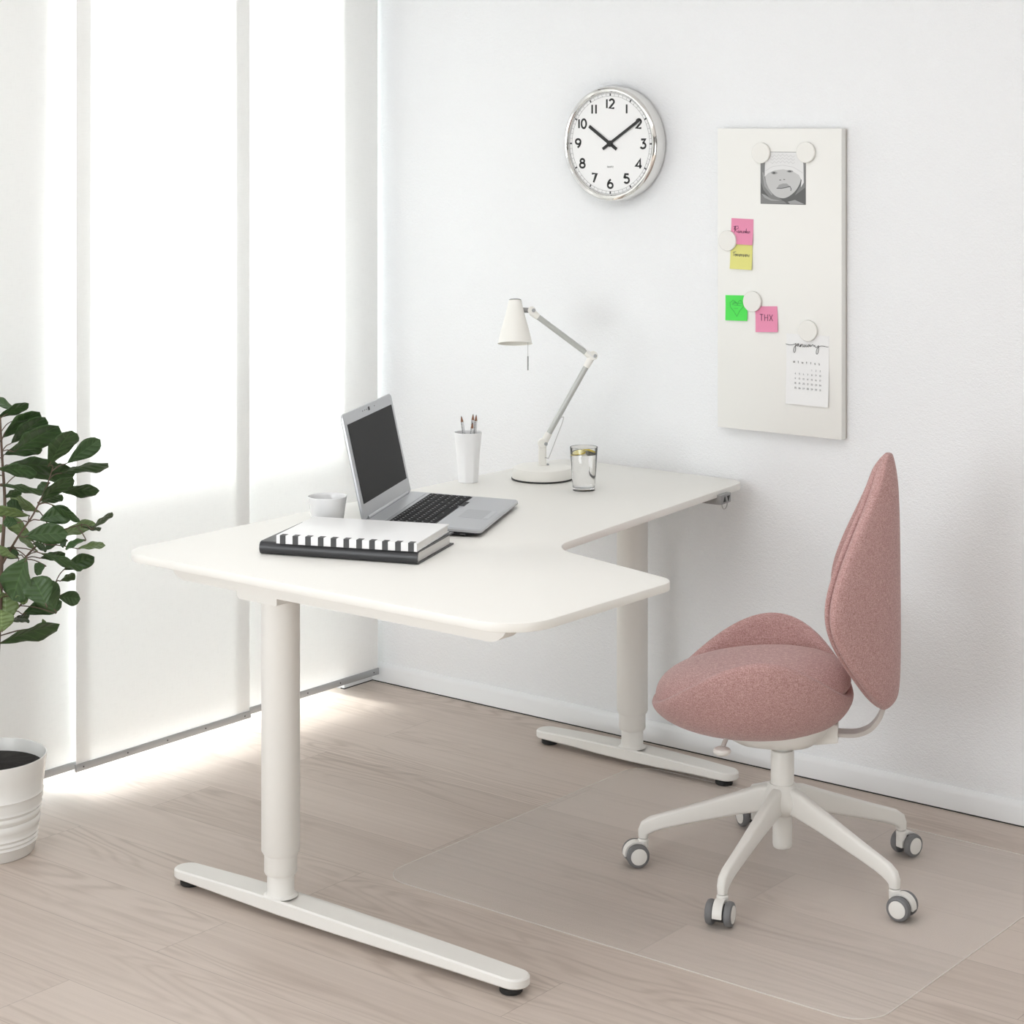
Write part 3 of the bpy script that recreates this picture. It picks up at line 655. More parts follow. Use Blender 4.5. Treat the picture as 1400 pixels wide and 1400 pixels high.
# ------------------------------------------------------------------ desk lamp
LX, LY = .895, -.326
lp = thing('desk_lamp', 'cream white jointed desk lamp with cone shade and grey arms', 'lamp', (LX, LY, ZT), (0, 0, YAW))
b = BM(); lathe(b, [(0, .0005), (.0805, .0005), (.0815, .002), (.0805, .0045), (0, .0045)], 64); obj('rubber_base_ring', b, M['black'], lp)
b = BM(); lathe(b, [(0, .0042), (.0795, .0042), (.080, .006), (.0785, .024), (.0755, .0305), (.068, .0335), (.02, .0355), (0, .0355)], 64); obj('base', b, M['lampw'], lp)
b = BM(); prs = []
for z, hx in ((.034, .0108), (.05, .0105), (.085, .0100), (.0865, .0098)): prs.append([(x, y, z) for x, y in fillet([(-hx, -.008), (hx, -.008), (hx, .008), (-hx, .008)], .004, 4)])
loft(b, prs)
J0 = Vector((.003, 0, .0935)); J1 = Vector((.1285, 0, .318)); J2 = Vector((-.030, 0, .4365))
t2 = BM(); lathe(t2, [(0, -.010), (.0105, -.010), (.012, -.008), (.012, .008), (.0105, .010), (0, .010)], 28); bmesh.ops.rotate(t2, verts=t2.verts, matrix=Matrix.Rotation(pi/2, 3, 'X')); bmesh.ops.translate(t2, verts=t2.verts, vec=J0+Vector((-.003, 0, 0))); merge(b, t2)
obj('post', b, M['lampw'], lp)
b = BM(); tube(b, [J0+(J1-J0).normalized()*.004, J0+(J1-J0).normalized()*.030], [.0098, .0088], 20); obj('arm_socket', b, M['lampw'], lp)
def dsc(p, r, th, name, m='lampw', parent=None):
    b = BM(); lathe(b, [(0, -th), (r*.9, -th), (r, -th*.8), (r, th*.8), (r*.9, th), (0, th)], 28); return obj(name, b, M[m], parent or lp, p, (pi/2, 0, 0))
dsc(J0+Vector((.006, -.010, -.001)), .0045, .002, 'pivot_screw', 'rail')
d01 = (J1-J0).normalized(); d12 = (J2-J1).normalized()
b = BM(); tube(b, [J0+d01*.022, J1-d01*.018], .0074, 20); obj('lower_arm', b, M['lamparm'], lp)
b = BM(); tube(b, [J1+d12*.012, J2-d12*.012], .0074, 20); obj('upper_arm', b, M['lamparm'], lp)
b = BM(); tube(b, [J1-d01*.030, J1-d01*.004], [.0085, .0095], 20); t2 = BM(); lathe(t2, [(0, -.0095), (.0105, -.0095), (.0115, -.0075), (.0115, .0075), (.0105, .0095), (0, .0095)], 28); bmesh.ops.rotate(t2, verts=t2.verts, matrix=Matrix.Rotation(pi/2, 3, 'X')); bmesh.ops.translate(t2, verts=t2.verts, vec=J1+Vector((.004, 0, .004))); merge(b, t2); tube(b, [J1+d12*.0, J1+d12*.020], [.0095, .0085], 20); obj('elbow_joint', b, M['lampw'], lp)
dsc(J1+Vector((.009, -.0105, .004)), .0045, .002, 'pivot_screw', 'rail')
b = BM(); tube(b, [J2-d12*.024, J2-d12*.002], [.0085, .0095], 20); t2 = BM(); lathe(t2, [(0, -.009), (.0095, -.009), (.0105, -.007), (.0105, .007), (.0095, .009), (0, .009)], 28); bmesh.ops.rotate(t2, verts=t2.verts, matrix=Matrix.Rotation(pi/2, 3, 'X')); bmesh.ops.translate(t2, verts=t2.verts, vec=J2+Vector((.002, 0, .003))); merge(b, t2); obj('head_joint', b, M['lampw'], lp)
dsc(J2+Vector((.007, -.010, .004)), .005, .002, 'pivot_screw', 'rail')
b = BM(); tube(b, [J2+Vector((-.004, 0, .003)), J2+Vector((-.022, 0, .004))], .0068, 16); obj('head_stem', b, M['greyp'], lp)
SH = Vector((-.0715, -.004, .468)); tilt = radians(-13)
b = BM(); out = [(0, .0005), (.013, 0), (.0172, -.0025), (.020, -.018), (.0255, -.040), (.033, -.066), (.0395, -.091), (.0443, -.1125), (.0455, -.115)]
inn = [(.0445, -.115), (.0432, -.112), (.0385, -.091), (.0318, -.066), (.024, -.040), (.018, -.018), (.0, -.004)]
lathe(b, out+inn, 64, mis=[0]*(len(out))+[1]*(len(inn)-1)); sh = obj('lamp_shade', b, [M['lampw'], M['lampin']], lp, SH, (tilt, 0, 0))
b = BM(); lathe(b, [(0, .001), (.014, .0012), (.0165, -.0005), (0, -.002)], 40); obj('shade_cap', b, M['rail'], sh)
b = BM(); lathe(b, [(0, -.02), (.011, -.02), (.012, -.045), (.018, -.062), (.019, -.075), (.014, -.088), (0, -.093)], 28); obj('light_bulb', b, M['porcelain'], sh)
b = BM(); tube(b, [(-.038, -.006, .40), (-.038, -.006, .318)], .0007, 8); pc = obj('pull_cord', b, M['wire'], lp)
b = BM(); lathe(b, [(0, .284), (.0016, .284), (.0018, .286), (.0018, .319), (.0012, .321), (0, .321)], 12); obj('cord_handle', b, M['greyp'], pc, (-.038, -.006, 0))
b = BM(); tube(b, spline([(.040, -.008, .161), (.050, -.009, .162), (.0545, -.009, .157), (.036, -.009, .107), (.017, -.009, .058), (.014, -.009, .0555), (.006, -.009, .057)], 5), .0011, 8); obj('tension_wire', b, M['wire'], lp)
b = BM(); tube(b, spline([(.092, -.009, .358), (.099, -.010, .357), (.115, -.011, .338), (.132, -.012, .318), (.137, -.012, .314)], 5), .0013, 8); obj('tension_wire', b, M['white'], lp)
dsc(Vector((.0135, 0, .056-.02)), .004, .003, 'thumb_screw', 'rail')

# ------------------------------------------------------------------ pencil cup and pencils
CP = Vector((.772, -.482, ZT))
b = BM(); prof_o = []; n = 64
def cup_ring(r, z, facet):
    out = []
    for i in range(n):
        a = 2*pi*i/n; q = (a+.35) % (pi/4)-pi/8; rf = r*cos(pi/8)/cos(q)*1.03
        out.append((cos(a)*(r*(1-facet)+rf*facet), sin(a)*(r*(1-facet)+rf*facet), z))
    return out
rs = [cup_ring(.0245, 0, 1), cup_ring(.0262, .0015, 1), cup_ring(.0278, .03, 1), cup_ring(.0301, .066, 1), cup_ring(.0306, .074, .25), cup_ring(.0309, .077, 0), cup_ring(.0335, .105, 0), cup_ring(.0358, .1275, 0), cup_ring(.0352, .129, 0), cup_ring(.0343, .1275, 0), cup_ring(.0318, .10, 0), cup_ring(.0285, .06, 0), cup_ring(.0245, .006, 0)]
loft(b, rs); o = obj('pencil_cup', b, M['white'], None, CP, ang=24); tag(o, 'tall white faceted plastic cup holding sharpened pencils', 'cup')
def pencil(label, dx, dy, tx, ty, ln):
    a = CP+Vector((dx, dy, .008)); d = Vector((tx-dx, ty-dy, ln)); L_ = d.length
    q = Vector((0, 0, 1)).rotation_difference(d.normalized()).to_euler()
    t = thing('pencil', label, 'pencil', a, q, 'pencils in the white cup')
    b = BM(); r = .0038; loft(b, [[(r*cos(pi/3*i), r*sin(pi/3*i), z) for i in range(6)] for z in (0, L_-.016)]); obj('pencil_barrel', b, M['pencil'], t, ang=20)
    b = BM(); lathe(b, [(.0039, L_-.0162), (.0015, L_-.004), (0, L_-.004)], 12); obj('sharpened_cone', b, M['wood'], t)
    b = BM(); lathe(b, [(.0016, L_-.0045), (0, L_)], 10); obj('pencil_lead', b, M['lead'], t)
R2, F2 = RIGHT.xy, FWD.xy
def rf(r, f): v = R2*r+F2*f; return v.x, v.y
def mk(label, r0, f0, r1, f1, ln): pencil(label, *rf(r0, f0), *rf(r1, f1), ln)
mk('dotted pencil leaning left alone in the cup', .004, .010, -.0175, -.004, .164)
mk('tallest dotted pencil, rightmost in the cup', .010, -.002, .0215, -.010, .168)
mk('dotted pencil just left of the rightmost one', .002, .004, .0130, .016, .166)
mk('shortest dotted pencil in front of the right pair', -.004, -.010, .0125, -.021, .150)

# ------------------------------------------------------------------ glass of water with lemon
GP = Vector((1.081, -.397, ZT))
gl = thing('water_glass', 'clear drinking glass of water with lemon slices beside the desk lamp', 'glass', GP)
GH = .110
b = BM(); lathe(b, [(0, .0), (.026, .0), (.0278, .0015), (.0285, .008), (.0352, GH-.001), (.0348, GH), (.0340, GH-.0006), (.0272, .011), (.0255, .0085), (0, .0080)], 64); obj('glass_body', b, M['glass'], gl)
WT = .092
rw_ = .0272+(.0340-.0272)*(WT-.011)/(GH-.0116)
b = BM(); lathe(b, [(0, .0078), (.0256, .0082), (.0274, .0110), (rw_+.0002, WT), (0, WT-.0003)], 64); obj('water', b, M['water'], gl)
def lemon(label, r, f, z, rx, ry, rz):
    x, y = rf(r, f)
    t = thing('lemon_slice', label, 'lemon', (GP.x+x, GP.y+y, ZT+z), (rx, ry, rz), 'lemon slices in the glass')
    b = BM(); R0 = .0175; lathe(b, [(R0-.0014, -.002), (R0, -.0015), (R0, .0015), (R0-.0014, .002), (R0-.0014, -.002)], 36); obj('rind', b, M['rind'], t)
    b = BM(); lathe(b, [(0, -.0018), (R0-.001, -.0018), (R0-.001, .0018), (0, .0018)], 36); obj('pith', b, M['pith'], t)
    b = BM()
    for i in range(8):
        a = 2*pi*i/8; p = [(.0015*cos(a+pi/8), .0015*sin(a+pi/8))]+[(.0142*cos(a+pi/4*(.08+.84*k/5)), .0142*sin(a+pi/4*(.08+.84*k/5))) for k in range(6)]
        prism(b, p, -.0021, .0021)
    obj('pulp', b, M['pulp'], t)
lemon('lemon slice floating at the left side of the glass', -.0125, -.002, .0925, radians(6), radians(-4), 0)
lemon('lemon slice tilted at the right side of the glass', .0125, -.004, .0985, radians(-22), radians(10), .4)

# ------------------------------------------------------------------ mug
b = BM(); lathe(b, [(0, .0), (.030, .0), (.0325, .0015), (.0345, .006), (.0372, .03), (.0432, .074), (.0440, .0785), (.0434, .0795), (.0424, .0785), (.0416, .074), (.0352, .03), (.031, .008), (0, .006)], 64)
o = obj('mug', b, M['porcelain'], None, (.931, -1.176, ZT)); tag(o, 'white handleless porcelain mug standing behind the notebooks', 'mug')

# ------------------------------------------------------------------ books
BA = radians(20.4); bx = Vector((cos(BA), sin(BA), 0)); by = Vector((-sin(BA), cos(BA), 0))
bk = thing('black_notebook', 'thick black hardcover notebook lying under the white one', 'book', (.992, -1.451, ZT), (0, 0, BA))
W_, D_, T_ = .362, .225, .0275
b = BM(); pr = [(.008, 0.0004), (D_, .0004), (D_, .0032), (.008, .0032)]
prs = [(D_, .0003), (.008, .0003)]+[(.008-.0105*sin(pi*i/10)*1.0, .0003+(T_-.0003)*(1-cos(pi*i/10))/2) for i in range(1, 10)]+[(.008, T_), (D_, T_), (D_, T_-.0028), (.009, T_-.0028)]+[(.009-.0105*sin(pi*i/10)*.75, T_-.0028-(T_-.0059)*(1-cos(pi*i/10))/2) for i in range(1, 10)]+[(.009, .0031), (D_, .0031)]
loft(b, [[(x, y, z) for y, z in prs] for x in (0, W_)]); obj('hard_cover', b, M['bookblk'], bk)
b = BM(); box(b, (.006, .003, .0031), (W_-.006, D_-.010, T_-.0028)); obj('page_block', b, M['pages'], bk)
NA = radians(22.2)
nb = thing('striped_notebook', 'white notebook with black and white striped spine on top of the pile', 'book', (1.037, -1.446, ZT+T_+.0002), (0, 0, NA))
W2, D2, T2 = .317, .218, .0178
b = BM(); box(b, (0, .0006, 0), (W2, D2, .0022), .0004); box(b, (0, .0006, T2-.0022), (W2, D2, T2), .0004); box(b, (0, 0, .0001), (W2, .0024, T2-.0001), .0006); obj('white_cover', b, M['bookw'], nb)
b = BM(); box(b, (.002, .0024, .0022), (W2-.002, D2-.004, T2-.0022)); obj('page_block', b, M['pages'], nb)
b = BM()
for i in range(11):
    x = .0085+i*.0289; w_ = .0128
    box(b, (x, -.0004, -.0001), (x+w_, .0003, T2+.0001)); box(b, (x, -.0004, T2-.0003), (x+w_, .0165, T2+.0003))
obj('spine_stripes', b, M['stripe'], nb)

# ------------------------------------------------------------------ laptop
LA = radians(25.39); 
lt = thing('laptop', 'open silver laptop with dark screen and black keyboard on the desk', 'laptop', (.929, -.965, ZT), (0, 0, LA))
LW, LD = .388, .270            # local x = from hinge to user, y = across
HZ0, HZ1 = .0275, .0165
def zt_(x): return HZ0+(HZ1-HZ0)*(x+.01)/(LD+.01)
def slab(x0, x1, y0, y1, f0, f1, rad=.01, mi=0, b=None, bev=0):
    b = b or BM(); pl = fillet([(x0, y0), (x1, y0), (x1, y1), (x0, y1)], rad, 5)
    loft(b, [[(p.x, p.y, zt_(p.x)+f0) for p in pl], [(p.x, p.y, zt_(p.x)+f1) for p in pl]], mi=mi); return b
b = BM(); pl = fillet([(-.01, -LW/2), (LD, -LW/2), (LD, LW/2), (-.01, LW/2)], .012, 6); pi_ = fillet([(-.006, -LW/2+.005), (LD-.022, -LW/2+.005), (LD-.022, LW/2-.005), (-.006, LW/2-.005)], .01, 6)
loft(b, [[(p.x, p.y, .0035) for p in pi_], [(p.x, p.y, zt_(p.x)-.0075) for p in pl], [(p.x, p.y, zt_(p.x)-.0065) for p in pl]]); base = obj('base_underside', b, M['lapblk'], lt)
for x, y in ((.03, -.15), (.03, .15), (.21, -.15), (.21, .15)):
    b = BM(); lathe(b, [(0, 0), (.008, 0), (.008, .004), (0, .004)], 16); obj('rubber_foot', b, M['black'], base, (x, y, .0002))
b = BM(); 
ins = lambda k: fillet([(-.01+k, -LW/2+k), (LD-k, -LW/2+k), (LD-k, LW/2-k), (-.01+k, LW/2-k)], .012, 6)
loft(b, [[(p.x, p.y, zt_(p.x)-.0066) for p in ins(0)], [(p.x, p.y, zt_(p.x)-.0015) for p in ins(0)], [(p.x, p.y, zt_(p.x)) for p in ins(.0018)]]); obj('base_deck', b, M['silver'], lt)
b = slab(.165, LD-.004, -LW/2+.004, LW/2-.004, .0001, .0006, .006); obj('palm_rest', b, M['silver2'], lt)
b = slab(.006, .042, -LW/2+.012, LW/2-.012, .0001, .0008, .004); obj('hinge_strip', b, M['silver'], lt)
b = slab(.185, .243, -.068, .030, .0006, .0010, .004); tp = obj('touchpad', b, M['pad'], lt)
b = slab(.2435, .255, -.066, .028, .0006, .0012, .002); obj('touchpad_button', b, M['silver'], tp)
b = slab(.052, .158, -LW/2+.014, LW/2-.014, .0001, .0007, .002); slab(.158, .168, .055, .115, .0001, .0007, .002, b=b); kb = obj('keyboard', b, M['lapblk'], lt)
rowsx = [.0535, .067, .0845, .102, .1195, .137]
def key(x0, x1, y0, y1):
    b = BM(); g = .0007
    slab(x0+g, x1-g, y0+g, y1-g, .0006, .0018, .0012, 0, b); slab(x0+.0045, x0+.0085, (y0+y1)/2-.0016, (y0+y1)/2+.0012, .0018, .0019, .0002, 1, b)
    obj('key', b, [M['key'], M['legend']], kb)
yl, yr = -LW/2+.015, LW/2-.015
for ri, x0 in enumerate(rowsx):
    x1 = rowsx[ri+1] if ri < 5 else .1545
    if ri == 5: ws = [1.3, 1, 1, 1, 5.6, 1, 1, 1, 1, 1, 2, 1.6]
    elif ri == 0: ws = [1]*19
    else: ws = [[1]*13+[2]+[1]*4, [1.5]+[1]*12+[1.5]+[1]*4, [1.8]+[1]*11+[2.2]+[1]*4, [2.3]+[1]*10+[2.7]+[1]*4][ri-1]
    if ri in (2, 3): ws = ws
    u = (yr-yl)/sum(ws); y = yl
    for w_ in ws: key(x0, x1, y, y+u*w_); y += u*w_
b = BM()
for (xx0, xx1, yy0, yy1) in ((.150, .157, .052, .058), (.158, .167, .050, .056), (.158, .166, .114, .118)): slab(xx0, xx1, yy0, yy1, .0007, .0011, .0005, 0, b)
obj('arrow_key_frame', b, M['silver'], kb)
# lid, tilted back about the hinge
LL, LT = .243, radians(12.3)
b = BM(); pl = fillet([(0, -LW/2), (LL, -LW/2), (LL, LW/2), (0, LW/2)], [.004, .012, .012, .004], 6); pl2 = fillet([(.001, -LW/2+.0015), (LL-.0015, -LW/2+.0015), (LL-.0015, LW/2-.0015), (.001, LW/2-.0015)], [.004, .012, .012, .004], 6)
loft(b, [[(-.0075, p.y, p.x) for p in pl2], [(-.0055, p.y, p.x) for p in pl], [(-.0015, p.y, p.x) for p in pl], [(0, p.y, p.x) for p in pl2]]); ld = obj('screen_lid', b, M['silver'], lt, (0, 0, HZ0+.0005), (0, -LT, 0))
b = BM(); pl = fillet([(.034, -LW/2+.017), (LL-.026, -LW/2+.017), (LL-.026, LW/2-.017), (.034, LW/2-.017)], .001, 2)
loft(b, [[(.0002, p.y, p.x) for p in pl], [(.0008, p.y, p.x) for p in pl]]); obj('display_panel', b, M['screen'], ld)
b = BM(); box(b, (0, -.0045, LL-.016), (.0012, .0045, LL-.0075), .0005); obj('webcam', b, M['black'], ld)
b = BM()
for yy in (-.05, -.033, -.018, .045): box(b, (0, yy-.0012, LL-.0125), (.0006, yy+.0012, LL-.0105))
obj('microphone_hole', b, M['dgrey'], ld)
b = BM(); tube(b, [(-.002, -LW/2+.03, HZ0+.0005), (-.002, LW/2-.03, HZ0+.0005)], .0052, 14); obj('hinge_barrel', b, M['silver'], lt)
b = BM(); box(b, (.222, -LW/2+.001, .0045), (.234, -LW/2+.02, .0085), .0006); obj('side_port', b, M['dgrey'], lt)

# ------------------------------------------------------------------ chair
CX, CY, CA = 1.805, -.642, radians(207)
ch = thing('swivel_chair', 'dusty pink upholstered swivel chair with white five-star base on casters', 'chair', (CX, CY, .0024), (0, 0, CA))
def interp(tab, x):
    for (x0, y0), (x1, y1) in zip(tab, tab[1:]):
        if x0 <= x <= x1:
            t = (x-x0)/(x1-x0); return y0+(y1-y0)*t
    return tab[0][1] if x < tab[0][0] else tab[-1][1]
def smooth_tab(tab, k=8):
    pts = spline([(x, y, 0) for x, y in tab], k); return [(p.x, p.y) for p in pts]
# seat shell
SA, SB, SC = .224, .246, .066
TH_ = .03
def rim_z(f):
    tip = .392 if cos(f) > 0 else .424
    tip = .396-.016*cos(f)
    s = abs(sin(f-.19*sin(f))); return tip+(.523-tip)*(s**2.2)
def shell_pt(f, r, inset=0):
    a, bb = SA-inset, SB-inset
    zr = rim_z(f)-inset*.2; zb_ = .314+inset
    z = zb_+(zr-zb_)*(1-(1-min(1, r)**2.9)**.56)
    rr = r**.97
    side = 1+.035*sin(pi*min(1, r))*abs(sin(f))
    return Vector((SC-.018*(1-r)+a*rr*cos(f), bb*rr*side*sin(f), z))
b = BM(); NF = 56; rings = []
rs = [.04, .2, .4, .58, .72, .83, .91, .96, .988, 1.0]
for r in rs: rings.append([shell_pt(2*pi*i/NF, r) for i in range(NF)])
mid = []
for i in range(NF):
    p = shell_pt(2*pi*i/NF, 1.0); q = shell_pt(2*pi*i/NF, 1.0, TH_); m_ = (p+q)/2; m_.z = max(p.z, q.z)+.007; mid.append(m_)
rings.append(mid)
for r in rs[::-1]: rings.append([shell_pt(2*pi*i/NF, r, TH_) for i in range(NF)])
loft(b, rings); obj('seat_shell', b, M['pink_fab'], ch, sub=1, ang=60)
# seat cushion, a domed pad lying in the shell
b = BM(); rings = []
def cush(f, r, top):
    a, bb = .217, .213; e = max(0, 1-r**5)**.5
    x = SC-.001+a*r*cos(f)*1.0; y = bb*r*sin(f)
    tilt_ = .022*cos(f)*r
    zt1 = .413+.064*e
    zb1 = .413-.032*e
    return Vector((x, y, (zt1 if top else zb1)-tilt_))
for r in (.05, .3, .55, .75, .88, .96, .995): rings.append([cush(2*pi*i/NF, r, True) for i in range(NF)])
for r in (.995, .96, .85, .6, .3, .05): rings.append([cush(2*pi*i/NF, r, False) for i in range(NF)])
loft(b, rings); obj('seat_cushion', b, M['pink_fab'], ch, sub=1, ang=60)
# backrest: leaf-shaped shell whose wings fold forward, pad inside
wt = smooth_tab([(.380, .012), (.392, .045), (.42, .088), (.46, .128), (.51, .165), (.57, .195), (.63, .204), (.70, .180), (.78, .130), (.85, .084), (.90, .054), (.93, .033), (.945, .010)])
ft = smooth_tab([(.380, .006), (.392, .018), (.42, .045), (.46, .072), (.51, .103), (.57, .133), (.63, .141), (.70, .122), (.78, .088), (.85, .054), (.90, .031), (.93, .017), (.945, .004)])
ut = smooth_tab([(.380, -.226), (.395, -.243), (.42, -.254), (.50, -.2585), (.65, -.2585), (.80, -.256), (.88, -.252), (.93, -.243), (.945, -.237)])
def back_ring(z, d0, d1, ins, n=14):
    w, f, u = max(.004, interp(wt, z)-ins), interp(ft, z), interp(ut, z)
    out = []
    def S_(t, d):
        # surface point and offset along its own normal
        x = u+f*abs(t)**1.75; y = w*t
        dx = f*1.75*abs(t)**.75*(1 if t > 0 else -1); dy = w
        nl = sqrt(dx*dx+dy*dy)+1e-6; return Vector((x+d*dy/nl, y-d*dx/nl, z))
    for i in range(n+1): out.append(S_(-1+2*i/n, d0))
    for i in range(n, -1, -1): out.append(S_(-1+2*i/n, d1))
    return out
zs = [.382, .388, .398, .412, .432, .46, .50, .55, .60, .65, .70, .75, .80, .84, .875, .90, .92, .934, .942]
def taper(z, t):   # pad thins toward tip and toe
    return t*min(1, (z-.370)/.035, (.962-z)/.06)
b = BM(); loft(b, [back_ring(z, 0, taper(z, .027), 0) for z in zs]); obj('backrest_shell', b, M['pink_fab'], ch, sub=2, ang=60)
b = BM(); loft(b, [back_ring(z, taper(z, .0255), taper(z, .043), .005+.004*(z > .55)) for z in [q+(.002 if q < .4 else 0) for q in zs]]); obj('backrest_pad', b, M['pink_fab'], ch, sub=2, ang=60)
# mechanism tray, rear housing, flat steel bar up to the back
b = BM(); rings = []
for z, hx0, hx1, hy in ((.2885, .012, .035, .03), (.293, .05, .045, .055), (.303, .10, .070, .085), (.318, .13, .09, .10), (.345, .15, .11, .11)):
    rings.append([(p.x, p.y, z) for p in fillet([(hx0, -hy), (hx0, hy), (-hx1, hy), (-hx1, -hy)], min(hy, hx1)*.85, 5)])
loft(b, rings); obj('seat_tray', b, M['chairw'], ch)
b = BM(); rings = []
for x, z0, z1, hy in ((-.02, .297, .345, .030), (-.075, .300, .350, .030), (-.122, .306, .348, .028)): rings.append([(x, p.x, p.y) for p in fillet([(-hy, z0), (hy, z0), (hy, z1), (-hy, z1)], .005, 3)])
loft(b, rings); obj('tilt_housing', b, M['chairw'], ch)
def flatbar(pts, hw, th):
    P = spline(pts, 6); rings = []
    for i, p in enumerate(P):
        a = P[max(i-1, 0)]; c_ = P[min(i+1, len(P)-1)]; d = (c_-a).normalized(); nn = Vector((-d.z, 0, d.x))
        rings.append([p+nn*th+Vector((0, hw, 0)), p+nn*th-Vector((0, hw, 0)), p-nn*th-Vector((0, hw, 0)), p-nn*th+Vector((0, hw, 0))])
    b = BM(); loft(b, rings); bmesh.ops.bevel(b, geom=[e for e in b.edges if len(e.link_faces) == 2 and e.calc_face_angle(0) > 1], offset=.0015, segments=2, affect='EDGES'); return b
obj('back_bar', flatbar([(-.10, 0, .324), (-.135, 0, .3225), (-.165, 0, .325), (-.192, 0, .338), (-.210, 0, .360), (-.220, 0, .385), (-.228, 0, .42)], .021, .0045), M['chairbar'], ch)
b = BM(); tube(b, spline([(.095, .10, .345), (.108, .13, .342), (.117, .150, .322)], 4), [.003]*4+[.005]*5, 12); lv = obj('height_lever', b, M['chairbar'], ch)
b = BM(); lathe(b, [(0, -.010), (.010, -.009), (.018, -.0045), (.0195, 0), (.017, .005), (.009, .009), (0, .010)], 28); obj('lever_knob', b, M['chairw'], lv, (.119, .152, .3135))
b = BM(); lathe(b, [(0, .20), (.0145, .20), (.0145, .295), (0, .295)], 28); obj('gas_piston', b, M['chairw'], ch)
b = BM(); lathe(b, [(0, .16), (.0255, .16), (.0258, .275), (.0245, .278), (.016, .278), (.016, .274), (0, .274)], 36); obj('column_sleeve', b, M['chairw'], ch)
b = BM(); lathe(b, [(0, .063), (.018, .063), (.0205, .066), (.0215, .072), (.0215, .16), (0, .16)], 36); obj('lower_column', b, M['chairw'], ch)
b = BM(); lathe(b, [(0, .138), (.029, .138), (.035, .142), (.043, .156), (.0455, .168), (.043, .180), (.036, .194), (.029, .205), (0, .206)], 40); hub = obj('star_base_hub', b, M['chairw'], ch)
b = BM(); rings = []
path = [(.012, .173, .060, .034), (.05, .168, .056, .031), (.10, .153, .048, .028), (.16, .1345, .0415, .0255), (.22, .1155, .036, .024), (.268, .1005, .033, .0235), (.290, .0925, .0335, .0235), (.3045, .0835, .032, .0235), (.310, .0735, .0255, .023), (.311, .066, .0215, .0215), (.311, .060, .0205, .0205)]
pc_ = [Vector((x, 0, z)) for x, z, _, _ in path]
for i, (x, z, hh, ww) in enumerate(path):
    a = pc_[max(i-1, 0)]; c_ = pc_[min(i+1, len(pc_)-1)]; d = (c_-a).normalized(); up = Vector((-d.z, 0, d.x))
    if i >= len(path)-2: up = Vector((1, 0, 0))
    sec = fillet([(-ww/2*1.0, -hh/2), (ww/2, -hh/2), (ww/2*.78, hh/2), (-ww/2*.78, hh/2)], min(hh, ww)*.28, 4)
    rings.append([pc_[i]+Vector((0, p.x, 0))+up*p.y for p in sec])
loft(b, rings)
arm0 = obj('base_arm', b, M['chairw'], ch, (0, 0, 0), (0, 0, radians(-1.7)), ang=50)
for k in range(1, 5):
    c_ = arm0.copy(); COL.objects.link(c_); c_.rotation_euler = (0, 0, radians(-1.7+72*k))
# casters: local x = trail direction
def make_caster():
    cs = bpy.data.objects.new('caster', None); COL.objects.link(cs); cs.parent = ch; cs.empty_display_size = .03
    b = BM(); lathe(b, [(0, .045), (.006, .045), (.006, .062), (0, .062)], 16); obj('caster_stem', b, M['rail'], cs)
    b = BM(); rings = []   # hood: curved cover between the wheels
    rr = .0262; tx = .016; hz = .0245
    for i in range(15):
        a = radians(-8+150*i/14); ro = rr; ri = rr-.004
        o_ = (tx+ro*cos(a), hz+ro*sin(a)); i_ = (tx+ri*cos(a), hz+ri*sin(a))
        rings.append([(o_[0], -.0095, o_[1]), (o_[0], .0095, o_[1]), (i_[0], .0095, i_[1]), (i_[0], -.0095, i_[1])])
    loft(b, rings); lathe(b, [(0, .036), (.011, .036), (.0115, .052), (.0095, .055), (0, .055)], 24); box(b, (-.0085, -.009, .019), (.004, .009, .046), .003); obj('caster_hood', b, M['chairw'], cs)
    b = BM(); tube(b, [(tx, -.02, hz), (tx, .02, hz)], .006, 14); tube(b, [(tx, -.0095, hz), (tx, .0095, hz)], .0175, 20); obj('caster_axle', b, M['axle'], cs)
    for s in (-1, 1):
        b = BM(); lathe(b, [(0, .0105), (.0185, .0105), (.0225, .012), (.0243, .0155), (.0243, .0205), (.0228, .0245), (.0195, .0262), (.0176, .0262), (.0176, .0255), (0, .0255)], 44)
        wv = obj('caster_wheel', b, M['tyre'], cs, (tx, 0, .0244), (-s*pi/2, 0, 0))
        b = BM(); lathe(b, [(0, .0254), (.0172, .0254), (.0172, .0266), (.015, .0272), (0, .0276)], 40); obj('hub_cap', b, M['chairw'], wv)
    return cs
def az(v): return atan2(v.y, v.x)
trail = [(-1.7, -RIGHT*.97-FWD*.2), (-1.7+72, -FWD*.93-RIGHT*.37), (-1.7+144, RIGHT*.82-FWD*.56), (-1.7+216, RIGHT*.80+FWD*.60), (-1.7+288, FWD*.93-RIGHT*.36)]
c0_ = None
for ang_, tv in trail:
    c_ = make_caster() if c0_ is None else copy_tree(c0_, ch)
    if c0_ is None: c0_ = c_
    c_.scale = (1.075, 1.075, 1.06); c_.location = (.311*cos(radians(ang_)), .311*sin(radians(ang_)), 0); c_.rotation_euler = (0, 0, az(tv)-CA)

